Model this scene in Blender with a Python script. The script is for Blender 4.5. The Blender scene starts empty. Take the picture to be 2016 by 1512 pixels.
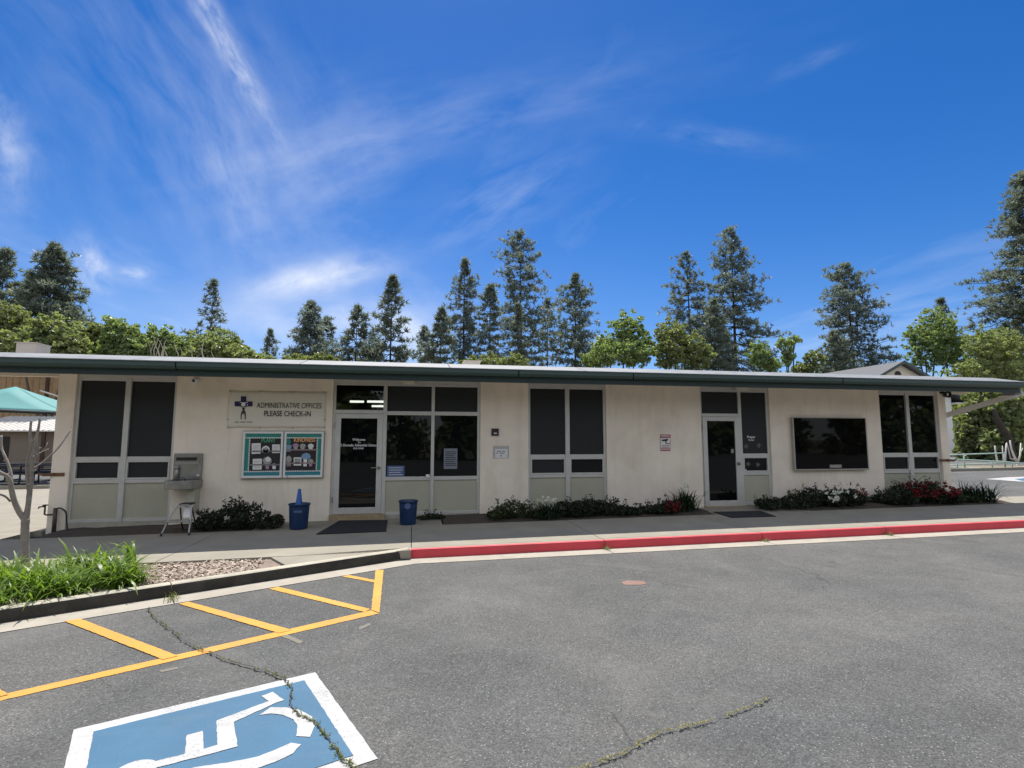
import bpy, math, random
import numpy as np
from mathutils import Vector, Matrix
random.seed(7)
rng = np.random.default_rng(7)
D = bpy.data
SC = bpy.context.scene
COL = SC.collection

# ------------------------------------------------------------------ camera
F_PX, PITCH, YAW, ROLL, CAM = 1052.8, 0.10226, -0.18369, 0.00058, Vector((0, -11.811, 1.606))
_cy, _sy, _cp, _sp = math.cos(YAW), math.sin(YAW), math.cos(PITCH), math.sin(PITCH)
FWD = Vector((-_sy*_cp, _cy*_cp, _sp)); _r = Vector((_cy, _sy, 0)); _u = _r.cross(FWD)
RGT = math.cos(ROLL)*_r + math.sin(ROLL)*_u; UPV = -math.sin(ROLL)*_r + math.cos(ROLL)*_u
cd = D.cameras.new('camera'); cam = D.objects.new('camera', cd); COL.objects.link(cam)
cd.sensor_width = 36; cd.lens = 36*F_PX/2016; cd.clip_start = .05; cd.clip_end = 2000
cam.matrix_world = Matrix(((RGT.x, UPV.x, -FWD.x, CAM.x), (RGT.y, UPV.y, -FWD.y, CAM.y), (RGT.z, UPV.z, -FWD.z, CAM.z), (0, 0, 0, 1)))
SC.camera = cam

# ------------------------------------------------------------------ sun, sky, exposure
SUN_EL, SUN_AZ = math.radians(64), math.radians(0)      # azimuth from +Y towards +X
sd = D.lights.new('sun', 'SUN'); sun = D.objects.new('sun', sd); COL.objects.link(sun)
sd.energy = 5.0; sd.angle = math.radians(.53); sd.color = (1, .95, .87)
sdir = Vector((math.sin(SUN_AZ)*math.cos(SUN_EL), math.cos(SUN_AZ)*math.cos(SUN_EL), math.sin(SUN_EL)))
sun.rotation_euler = sdir.to_track_quat('Z', 'Y').to_euler(); sun.location = (0, 0, 30)
SC.view_settings.view_transform = 'Standard'; SC.view_settings.look = 'None'
SC.view_settings.exposure = 0.48; SC.view_settings.gamma = 1; SC.view_settings.use_curve_mapping = False

class NT:
    """small helper for node trees"""
    def __init__(s, t): s.t = t; s.n = t.nodes; s.l = t.links
    def add(s, typ, **kw):
        n = s.n.new(typ)
        for k, v in kw.items(): setattr(n, k, v)
        return n
    def put(s, sock, v):
        if isinstance(v, bpy.types.NodeSocket): s.l.new(v, sock)
        else:
            if hasattr(sock.default_value, '__len__') and not hasattr(v, '__len__'): v = (v,)*len(sock.default_value)
            if hasattr(sock.default_value, '__len__') and len(sock.default_value) == 4 and len(v) == 3: v = (*v, 1)
            sock.default_value = v
    def math(s, op, a, b=0.0, clamp=False):
        n = s.add('ShaderNodeMath', operation=op, use_clamp=clamp); s.put(n.inputs[0], a); s.put(n.inputs[1], b); return n.outputs[0]
    def vmath(s, op, a, b=(0, 0, 0)):
        n = s.add('ShaderNodeVectorMath', operation=op); s.put(n.inputs[0], a); s.put(n.inputs[1], b)
        return n.outputs['Value'] if op in ('DOT_PRODUCT', 'LENGTH') else n.outputs[0]
    def noise(s, vec, scale, detail=4, rough=.5, dist=0.0):
        n = s.add('ShaderNodeTexNoise'); s.put(n.inputs['Vector'], vec)
        n.inputs['Scale'].default_value = scale; n.inputs['Detail'].default_value = detail
        n.inputs['Roughness'].default_value = rough; n.inputs['Distortion'].default_value = dist
        return n.outputs[0]
    def voro(s, vec, scale, feat='F1', out='Distance'):
        n = s.add('ShaderNodeTexVoronoi', feature=feat); s.put(n.inputs['Vector'], vec); n.inputs['Scale'].default_value = scale
        return n.outputs[out]
    def ramp(s, f, stops):
        n = s.add('ShaderNodeValToRGB'); e = n.color_ramp.elements
        while len(e) < len(stops): e.new(.5)
        for i, (p, c) in enumerate(stops):
            e[i].position = p; e[i].color = (c, c, c, 1) if not hasattr(c, '__len__') else (*c, 1)
        s.put(n.inputs[0], f); return n.outputs[0]
    def mix(s, f, a, b, mode='MIX'):
        n = s.add('ShaderNodeMix', data_type='RGBA', blend_type=mode); s.put(n.inputs[0], f); s.put(n.inputs[6], a); s.put(n.inputs[7], b)
        return n.outputs[2]
    def mapr(s, v, a, b, c, d):
        n = s.add('ShaderNodeMapRange'); s.put(n.inputs[0], v)
        for i, x in enumerate((a, b, c, d)): s.put(n.inputs[i+1], x)
        return n.outputs[0]

def ray(u, v):
    u, v = float(u), float(v)
    d = FWD + (u-1008)/F_PX*RGT - (v-756)/F_PX*UPV
    return d
W = D.worlds.new('World'); SC.world = W; W.use_nodes = True
def build_sky():
    t = NT(W.node_tree); t.n.clear()
    out = t.add('ShaderNodeOutputWorld'); bg = t.add('ShaderNodeBackground'); t.l.new(bg.outputs[0], out.inputs[0])
    sk = t.add('ShaderNodeTexSky', sky_type='NISHITA'); sk.sun_disc = False
    sk.sun_elevation = SUN_EL; sk.sun_rotation = SUN_AZ; sk.altitude = 600; sk.air_density = 1.0; sk.dust_density = .25; sk.ozone_density = 2.2
    hs = t.add('ShaderNodeHueSaturation'); hs.inputs['Saturation'].default_value = 1.32; hs.inputs['Value'].default_value = 1.0
    t.put(hs.inputs['Color'], t.mix(1.0, sk.outputs[0], (.90, .905, 1.06), 'MULTIPLY'))
    tc = t.add('ShaderNodeTexCoord'); d = tc.outputs['Generated']
    wob = t.noise(d, 5, 3, .5)
    total = None
    # cirrus: (centre direction, along direction) given by sky bearings, half-length, half-width (radians), strength, streak stretch
    def cirrus(c, a, sl, sw, k, scale, stretch, lo=.35, hi=.8, dist=.6):
        nonlocal total
        c0 = ray(*c).normalized(); e = (ray(*a).normalized() - c0); e = (e - e.dot(c0)*c0).normalized(); g = c0.cross(e)
        p = t.vmath('DOT_PRODUCT', d, tuple(e)); q = t.vmath('DOT_PRODUCT', d, tuple(g)); f = t.vmath('DOT_PRODUCT', d, tuple(c0))
        q = t.math('ADD', q, t.math('MULTIPLY', t.math('SUBTRACT', wob, .5), sw*.5))
        m = t.math('ADD', t.math('POWER', t.math('ABSOLUTE', t.math('DIVIDE', p, sl)), 2.0), t.math('POWER', t.math('ABSOLUTE', t.math('DIVIDE', q, sw)), 2.0))
        m = t.math('EXPONENT', t.math('MULTIPLY', m, -1.0)); m = t.math('MULTIPLY', m, t.math('GREATER_THAN', f, 0.0))
        cv = t.add('ShaderNodeCombineXYZ'); t.put(cv.inputs[0], p); t.put(cv.inputs[1], t.math('MULTIPLY', q, stretch)); t.put(cv.inputs[2], c[0]*.013)
        nz = t.noise(cv.outputs[0], scale, 7, .58, dist*.35)
        nz = t.mapr(nz, lo, hi, 0, 1)
        v = t.math('MULTIPLY', t.math('MULTIPLY', m, nz), k)
        total = v if total is None else t.math('ADD', total, v)
    cirrus((455, 110), (500, 190), .10, .016, .5, 26, 2.5, .3, .75)        # narrow streak
    cirrus((400, -10), (440, 60), .06, .013, .42, 26, 2.5, .3, .75)
    cirrus((330, 190), (420, 330), .24, .16, .19, 7, 3.0, .36, .85)       # veil at upper left
    cirrus((450, 340), (470, 420), .13, .05, .22, 12, 3.0, .35, .85)
    cirrus((880, 245), (1200, 165), .34, .050, .17, 7, 4.0, .3, .85)     # long diagonal streak
    cirrus((640, 330), (800, 270), .2, .09, .18, 7, 3.0, .35, .85)
    cirrus((990, 400), (1080, 350), .13, .045, .26, 9, 3.5, .35, .85)
    cirrus((640, 545), (760, 520), .105, .026, .85, 11, 2.0, .2, .75)    # bright low patch
    cirrus((660, 640), (760, 640), .16, .05, .60, 9, 2.0, .25, .8)
    cirrus((800, 660), (830, 690), .06, .04, .60, 14, 1.5, .25, .75)
    cirrus((182, 520), (200, 560), .035, .018, .55, 30, 1.5, .3, .75)
    cirrus((267, 538), (290, 540), .018, .010, .5, 40, 1.5, .3, .75)
    cirrus((0, 285), (10, 340), .06, .03, .50, 20, 1.5, .3, .75)
    cirrus((1400, 272), (1500, 285), .12, .016, .12, 14, 3.0, .35, .8)
    cirrus((1590, 125), (1640, 105), .05, .010, .1, 18, 3.0, .35, .8)
    cirrus((1700, 650), (1800, 630), .14, .022, .38, 12, 3.0, .3, .8)
    cirrus((560, 640), (700, 640), .5, .14, .20, 3, 2.0, .2, .8)           # thin milky layer
    # high cirrus, with extra cover added out of view, on a flat layer so that it thins towards the horizon
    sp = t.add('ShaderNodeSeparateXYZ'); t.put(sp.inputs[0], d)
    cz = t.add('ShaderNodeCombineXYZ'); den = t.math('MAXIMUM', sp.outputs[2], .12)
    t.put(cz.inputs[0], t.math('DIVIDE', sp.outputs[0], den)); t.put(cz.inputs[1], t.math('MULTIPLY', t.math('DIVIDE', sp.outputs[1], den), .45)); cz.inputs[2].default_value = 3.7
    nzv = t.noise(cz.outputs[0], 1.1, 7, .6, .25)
    # extra cirrus behind the camera, thickening smoothly, added to light the shaded facade
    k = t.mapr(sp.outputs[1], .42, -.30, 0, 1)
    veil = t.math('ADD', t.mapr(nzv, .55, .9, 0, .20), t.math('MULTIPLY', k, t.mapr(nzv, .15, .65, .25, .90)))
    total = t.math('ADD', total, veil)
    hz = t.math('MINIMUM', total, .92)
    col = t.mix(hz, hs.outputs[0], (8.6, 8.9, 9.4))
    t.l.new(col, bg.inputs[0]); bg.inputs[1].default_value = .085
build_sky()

# ------------------------------------------------------------------ helpers
def at(u, v, Y):
    d = ray(u, v); Y = float(Y); return CAM + d*((Y-CAM.y)/d.y)
def gz(x): return -.06 + .009*max(-40, min(40, x))
def on(u, v, dz=0.0):
    """where a sight line meets the paved plane (pavement level + dz)"""
    d = ray(u, v); k = (-.06+dz-CAM.z+.009*CAM.x)/(d.z-.009*d.x); return CAM + d*k
ROAD = -.135

class MB:
    def __init__(s): s.v = []; s.f = []; s.m = []
    def add(s, vs, fs, m=0):
        b = len(s.v); s.v += [tuple(p) for p in vs]; s.f += [tuple(b+i for i in f) for f in fs]; s.m += [m]*len(fs); return s
    def box(s, a, b, m=0):
        x0, y0, z0 = a; x1, y1, z1 = b
        return s.add([(x0, y0, z0), (x1, y0, z0), (x1, y1, z0), (x0, y1, z0), (x0, y0, z1), (x1, y0, z1), (x1, y1, z1), (x0, y1, z1)],
              [(0, 3, 2, 1), (4, 5, 6, 7), (0, 1, 5, 4), (1, 2, 6, 5), (2, 3, 7, 6), (3, 0, 4, 7)], m)
    def prism(s, poly, dv, m=0):
        """poly: 3d points (closed outline), dv: extrusion vector"""
        n = len(poly); dv = Vector(dv); a = [Vector(p) for p in poly]
        return s.add(a+[p+dv for p in a], [tuple(range(n))[::-1], tuple(range(n, 2*n))]+[(i, (i+1) % n, n+(i+1) % n, n+i) for i in range(n)], m)
    def tube(s, pts, r, n=8, m=0, cap=True):
        pts = [Vector(p) for p in pts]
        rs = [float(q) for q in r] if hasattr(r, '__len__') else [float(r)]*len(pts)
        vs = []; prev = None
        for i, p in enumerate(pts):
            t = (pts[min(i+1, len(pts)-1)]-pts[max(i-1, 0)]).normalized()
            if prev is None:
                a = t.orthogonal().normalized()
            else:
                a = (prev - prev.dot(t)*t); a = a.normalized() if a.length > 1e-6 else t.orthogonal().normalized()
            prev = a; b = t.cross(a)
            vs += [p+rs[i]*(math.cos(2*math.pi*k/n)*a+math.sin(2*math.pi*k/n)*b) for k in range(n)]
        fs = [(i*n+k, i*n+(k+1) % n, (i+1)*n+(k+1) % n, (i+1)*n+k) for i in range(len(pts)-1) for k in range(n)]
        if cap: fs += [tuple(range(n))[::-1], tuple(range((len(pts)-1)*n, len(pts)*n))]
        return s.add(vs, fs, m)
    def lathe(s, c, prof, n=24, m=0, axis='Z'):
        c = Vector(c); vs = []
        for r, h in prof:
            for k in range(n):
                a = 2*math.pi*k/n
                o = (r*math.cos(a), r*math.sin(a), h) if axis == 'Z' else (r*math.cos(a), -h, r*math.sin(a))
                vs.append(c+Vector(o))
        fs = [(i*n+k, i*n+(k+1) % n, (i+1)*n+(k+1) % n, (i+1)*n+k) for i in range(len(prof)-1) for k in range(n)]
        return s.add(vs, fs, m)
    def build(s, name, mat, parent=None, origin=None, smooth=False, bevel=0, **props):
        off = Vector((0, 0, 0)) if origin is None else Vector(origin)
        p = parent
        while p is not None: off = off + p.location; p = p.parent
        me = D.meshes.new(name); me.from_pydata([(x-off.x, y-off.y, z-off.z) for x, y, z in s.v], [], s.f)
        mats = mat if isinstance(mat, (list, tuple)) else [mat]
        for q in mats: me.materials.append(q)
        if len(mats) > 1: me.polygons.foreach_set('material_index', s.m)
        if smooth: me.polygons.foreach_set('use_smooth', [True]*len(me.polygons))
        me.update()
        o = D.objects.new(name, me); COL.objects.link(o)
        if origin is not None: o.location = origin
        if parent is not None: o.parent = parent
        if bevel:
            b = o.modifiers.new('bevel', 'BEVEL'); b.width = bevel; b.segments = 2; b.limit_method = 'ANGLE'
            o.modifiers.new('wn', 'WEIGHTED_NORMAL')
        for k, v in props.items(): o[k] = v
        return o
def thing(name, label, cat, loc=(0, 0, 0), group=None):
    o = D.objects.new(name, None); COL.objects.link(o); o.location = loc; o.empty_display_size = .1
    o['label'] = label; o['category'] = cat
    if group: o['group'] = group
    return o
def tag(o, label, cat, group=None):
    o['label'] = label; o['category'] = cat
    if group: o['group'] = group
    return o
def np_mesh(name, V, Q, mat, parent=None, col=None, origin=None, **props):
    """V (n,3) numpy, Q (m,k) faces with k fixed"""
    off = np.zeros(3) if origin is None else np.array(origin)
    p = parent
    while p is not None: off = off + np.array(p.location); p = p.parent
    V = V-off
    me = D.meshes.new(name); m, k = Q.shape
    me.vertices.add(len(V)); me.vertices.foreach_set('co', V.astype(np.float32).ravel())
    me.loops.add(m*k); me.loops.foreach_set('vertex_index', Q.astype(np.int32).ravel())
    me.polygons.add(m); me.polygons.foreach_set('loop_start', np.arange(0, m*k, k, dtype=np.int32))
    me.materials.append(mat)
    if col is not None:
        a = me.attributes.new('tone', 'FLOAT', 'FACE'); a.data.foreach_set('value', col.astype(np.float32))
    me.update(calc_edges=True)
    o = D.objects.new(name, me); COL.objects.link(o)
    if origin is not None: o.location = origin
    if parent is not None: o.parent = parent
    for kk, v in props.items(): o[kk] = v
    return o
def text_mesh(name, s, P, height, mat, parent, u=Vector((1, 0, 0)), v=Vector((0, 0, 1)), align='CENTER', squeeze=1.0, depth=.002, bold=0.0, shear=0.0, width=None):
    """raised lettering: P is the middle of the baseline; u, v are the writing and upright directions"""
    c = D.curves.new(name, 'FONT'); c.body = s; c.size = 1; c.align_x = align; c.extrude = 0.02; c.offset = bold; c.resolution_u = 3; c.shear = shear
    o = D.objects.new(name, c); COL.objects.link(o)
    dg = bpy.context.evaluated_depsgraph_get(); dg.update()
    me = D.meshes.new_from_object(o.evaluated_get(dg)); D.objects.remove(o); D.curves.remove(c)
    xs = [q.co.x for q in me.vertices]
    kx = height/.72*squeeze
    if width: kx = width/(max(xs)-min(xs))
    off = Vector((0, 0, 0)); p = parent
    while p is not None: off += p.location; p = p.parent
    n = u.cross(v).normalized()
    for q in me.vertices:
        x, y, z = q.co; q.co = Vector(P)-off+u*(x*kx)+v*(y*height/.72)+n*(z/.02*depth)
    me.materials.clear(); me.materials.append(mat)
    r = D.objects.new(name, me); COL.objects.link(r); r.parent = parent
    return r

# ------------------------------------------------------------------ materials
def mat(name, col, rough=.6, var=.12, scale=3.0, bump=0.0, bscale=60.0, metal=0.0, spec=.5, stain=None, coat=0.0, emit=0.0):
    m = D.materials.new(name); m.use_nodes = True; t = NT(m.node_tree); b = t.n['Principled BSDF']
    tc = t.add('ShaderNodeTexCoord').outputs['Object']
    n1 = t.noise(tc, scale, 6, .6)
    f = t.mapr(n1, .3, .7, 1-var, 1+var)
    c = t.mix(1.0, col, f, 'MULTIPLY')
    if stain:
        sc, amt, colr = stain[:3]
        n2 = t.noise(tc, sc, 6, .65, .5); k = t.ramp(n2, [(.48, 0), (.68, amt)]); c = t.mix(k, c, colr)
    t.put(b.inputs['Base Color'], c)
    t.put(b.inputs['Roughness'], t.mapr(n1, .3, .7, max(0, rough-.06), min(1, rough+.06)))
    b.inputs['Metallic'].default_value = metal; b.inputs['Specular IOR Level'].default_value = spec
    if coat: b.inputs['Coat Weight'].default_value = coat
    if emit:
        b.inputs['Emission Color'].default_value = (1, .97, .9, 1); b.inputs['Emission Strength'].default_value = emit
    if bump:
        bn = t.add('ShaderNodeBump'); bn.inputs['Strength'].default_value = bump; bn.inputs['Distance'].default_value = .01
        t.put(bn.inputs['Height'], t.noise(tc, bscale, 5, .6)); t.l.new(bn.outputs[0], b.inputs['Normal'])
    return m

def asphalt_mat():
    m = D.materials.new('asphalt'); m.use_nodes = True; t = NT(m.node_tree); b = t.n['Principled BSDF']
    tc = t.add('ShaderNodeTexCoord').outputs['Object']
    big = t.noise(tc, .35, 5, .55, .4); mid = t.noise(tc, 2.2, 5, .6)
    base = t.mix(t.ramp(big, [(.35, 0), (.68, 1)]), (.078, .080, .079), (.112, .110, .104))
    base = t.mix(1.0, base, t.mapr(mid, .3, .7, .86, 1.12), 'MULTIPLY')
    # aggregate: stones of two sizes, each its own grey
    sc_ = t.add('ShaderNodeTexVoronoi'); t.put(sc_.inputs['Vector'], tc); sc_.inputs['Scale'].default_value = 105
    sep = t.add('ShaderNodeSeparateColor'); t.l.new(sc_.outputs['Color'], sep.inputs[0])
    g1 = t.mapr(sep.outputs[0], 0, 1, .62, 1.42)
    base = t.mix(1.0, base, g1, 'MULTIPLY')
    s2 = t.add('ShaderNodeTexVoronoi'); t.put(s2.inputs['Vector'], tc); s2.inputs['Scale'].default_value = 62
    sp2 = t.add('ShaderNodeSeparateColor'); t.l.new(s2.outputs['Color'], sp2.inputs[0])
    near = t.ramp(s2.outputs['Distance'], [(.20, 1), (.34, 0)])
    k = t.math('MULTIPLY', near, t.ramp(sp2.outputs[1], [(.80, 0), (.86, .75)]))
    base = t.mix(k, base, (.34, .335, .315))
    k2 = t.math('MULTIPLY', near, t.ramp(sp2.outputs[2], [(.86, 0), (.9, .75)]))
    base = t.mix(k2, base, (.06, .06, .062))
    # dusty tan drift and thin hair cracks
    dr = t.ramp(t.noise(tc, .55, 6, .7, 1.2), [(.54, 0), (.75, .34)])
    base = t.mix(dr, base, (.195, .187, .168))
    nz = t.add('ShaderNodeTexNoise'); t.put(nz.inputs['Vector'], tc); nz.inputs['Scale'].default_value = 1.3; nz.inputs['Detail'].default_value = 6
    wv = t.vmath('ADD', tc, t.vmath('MULTIPLY', nz.outputs['Color'], (1.1, 1.1, 1.1)))
    ed = t.voro(wv, .42, 'DISTANCE_TO_EDGE')
    hair = t.math('MULTIPLY', t.ramp(ed, [(.0, 1), (.0045, 0)]), t.ramp(t.noise(tc, .45, 3, .5), [(.50, 0), (.60, .75)]))
    base = t.mix(hair, base, (.035, .034, .032))
    ol = t.ramp(t.noise(tc, .8, 4, .55, .3), [(.62, 0), (.72, .2)])
    base = t.mix(ol, base, (.06, .06, .06))
    t.put(b.inputs['Base Color'], base)
    b.inputs['Roughness'].default_value = .88; b.inputs['Specular IOR Level'].default_value = .35
    bn = t.add('ShaderNodeBump'); bn.inputs['Strength'].default_value = .55; bn.inputs['Distance'].default_value = .006
    h = t.math('ADD', t.math('MULTIPLY', sc_.outputs['Distance'], -.8), t.noise(tc, 160, 4, .6))
    t.put(bn.inputs['Height'], h); t.l.new(bn.outputs[0], b.inputs['Normal'])
    return m
def paint_mat(name, col, wear=.45, under=(.15, .15, .15)):
    m = D.materials.new(name); m.use_nodes = True; t = NT(m.node_tree); b = t.n['Principled BSDF']
    tc = t.add('ShaderNodeTexCoord').outputs['Object']
    c = t.mix(1.0, col, t.mapr(t.noise(tc, 1.6, 5, .6), .3, .7, .86, 1.1), 'MULTIPLY')
    fine = t.noise(tc, 85, 4, .7); patch = t.noise(tc, 3.0, 4, .6)
    k = t.ramp(t.math('ADD', t.math('MULTIPLY', fine, .65), t.math('MULTIPLY', patch, .35)), [(.53, 0), (.62, wear)])
    c = t.mix(k, c, under)
    st = t.add('ShaderNodeTexVoronoi'); t.put(st.inputs['Vector'], tc); st.inputs['Scale'].default_value = 48; q = t.add('ShaderNodeSeparateColor'); t.l.new(st.outputs['Color'], q.inputs[0])
    k3 = t.math('MULTIPLY', t.ramp(st.outputs['Distance'], [(.18, 1), (.3, 0)]), t.ramp(q.outputs[0], [(.86, 0), (.9, min(1, wear*1.5))])); c = t.mix(k3, c, under)
    mp = t.add('ShaderNodeMapping'); mp.inputs['Rotation'].default_value = (0, 0, .9); mp.inputs['Scale'].default_value = (1, 9, 1); t.put(mp.inputs[0], tc)
    k4 = t.ramp(t.noise(mp.outputs[0], 1.2, 5, .65), [(.56, 0), (.74, wear*.55)]); c = t.mix(k4, c, under)
    t.put(b.inputs['Base Color'], c); b.inputs['Roughness'].default_value = .7
    bn = t.add('ShaderNodeBump'); bn.inputs['Strength'].default_value = .4; bn.inputs['Distance'].default_value = .005
    t.put(bn.inputs['Height'], t.noise(tc, 90, 4, .6)); t.l.new(bn.outputs[0], b.inputs['Normal'])
    return m
def stucco_mat():
    m = D.materials.new('stucco'); m.use_nodes = True; t = NT(m.node_tree); b = t.n['Principled BSDF']
    tc = t.add('ShaderNodeTexCoord').outputs['Object']
    c = t.mix(1.0, (.87, .775, .655), t.mapr(t.noise(tc, 1.1, 6, .6), .3, .7, .90, 1.08), 'MULTIPLY')
    # rain-washed streaks and blotches of dirt
    mp = t.add('ShaderNodeMapping'); mp.inputs['Scale'].default_value = (2.4, 1, .35); t.put(mp.inputs[0], tc)
    k = t.ramp(t.noise(mp.outputs[0], 1.5, 6, .65, .6), [(.5, 0), (.72, .27)])
    c = t.mix(k, c, (.52, .44, .31))
    mq = t.add('ShaderNodeMapping'); mq.inputs['Scale'].default_value = (9, 1, .45); t.put(mq.inputs[0], tc)
    c = t.mix(t.ramp(t.noise(mq.outputs[0], 1.3, 4, .6, .3), [(.62, 0), (.76, .13)]), c, (.45, .38, .28))
    k2 = t.ramp(t.noise(tc, .9, 5, .6, 1.0), [(.56, 0), (.75, .3)])
    c = t.mix(k2, c, (.62, .51, .31))
    t.put(b.inputs['Base Color'], c); b.inputs['Roughness'].default_value = .85; b.inputs['Specular IOR Level'].default_value = .25
    bn = t.add('ShaderNodeBump'); bn.inputs['Strength'].default_value = .28; bn.inputs['Distance'].default_value = .008
    t.put(bn.inputs['Height'], t.noise(tc, 55, 5, .65)); t.l.new(bn.outputs[0], b.inputs['Normal'])
    return m
def leaf_mat(name, c1, c2, trans=.35, rough=.5, spec=.4, through=(1.15, 1.25, .55)):
    m = D.materials.new(name); m.use_nodes = True; t = NT(m.node_tree); b = t.n['Principled BSDF']; out = t.n['Material Output']
    a = t.add('ShaderNodeAttribute', attribute_name='tone', attribute_type='GEOMETRY')
    tc = t.add('ShaderNodeTexCoord').outputs['Object']
    f = t.math('ADD', t.math('MULTIPLY', a.outputs['Fac'], .7), t.math('MULTIPLY', t.noise(tc, .5, 3, .5), .3), True)
    c = t.mix(f, c1, c2); t.put(b.inputs['Base Color'], c); b.inputs['Roughness'].default_value = rough; b.inputs['Specular IOR Level'].default_value = spec
    if trans:
        tr = t.add('ShaderNodeBsdfTranslucent'); t.put(tr.inputs[0], t.mix(1.0, c, through, 'MULTIPLY'))
        mx = t.add('ShaderNodeMixShader'); mx.inputs[0].default_value = trans
        t.l.new(b.outputs[0], mx.inputs[1]); t.l.new(tr.outputs[0], mx.inputs[2]); t.l.new(mx.outputs[0], out.inputs[0])
    return m
def glass_mat(name, rough=.01, col=(.004, .005, .006), spec=.28):
    m = D.materials.new(name); m.use_nodes = True; t = NT(m.node_tree); b = t.n['Principled BSDF']
    b.inputs['Base Color'].default_value = (*col, 1); b.inputs['Specular IOR Level'].default_value = spec
    tc = t.add('ShaderNodeTexCoord').outputs['Object']
    t.put(b.inputs['Roughness'], t.mapr(t.noise(tc, 2, 4, .6), .3, .7, rough, rough*2+.01))
    bn = t.add('ShaderNodeBump'); bn.inputs['Strength'].default_value = .03; bn.inputs['Distance'].default_value = .02
    t.put(bn.inputs['Height'], t.noise(tc, 1.2, 2, .5)); t.l.new(bn.outputs[0], b.inputs['Normal'])
    return m
def clear_glass():
    m = D.materials.new('clear_glass'); m.use_nodes = True; t = NT(m.node_tree); out = t.n['Material Output']
    tr = t.add('ShaderNodeBsdfTransparent'); tr.inputs[0].default_value = (.55, .57, .56, 1)
    gl = t.add('ShaderNodeBsdfGlossy'); gl.inputs['Roughness'].default_value = .02
    fr = t.add('ShaderNodeFresnel'); fr.inputs[0].default_value = 1.5
    mx = t.add('ShaderNodeMixShader'); t.l.new(fr.outputs[0], mx.inputs[0]); t.l.new(tr.outputs[0], mx.inputs[1]); t.l.new(gl.outputs[0], mx.inputs[2])
    t.l.new(mx.outputs[0], out.inputs[0]); return m
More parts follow.
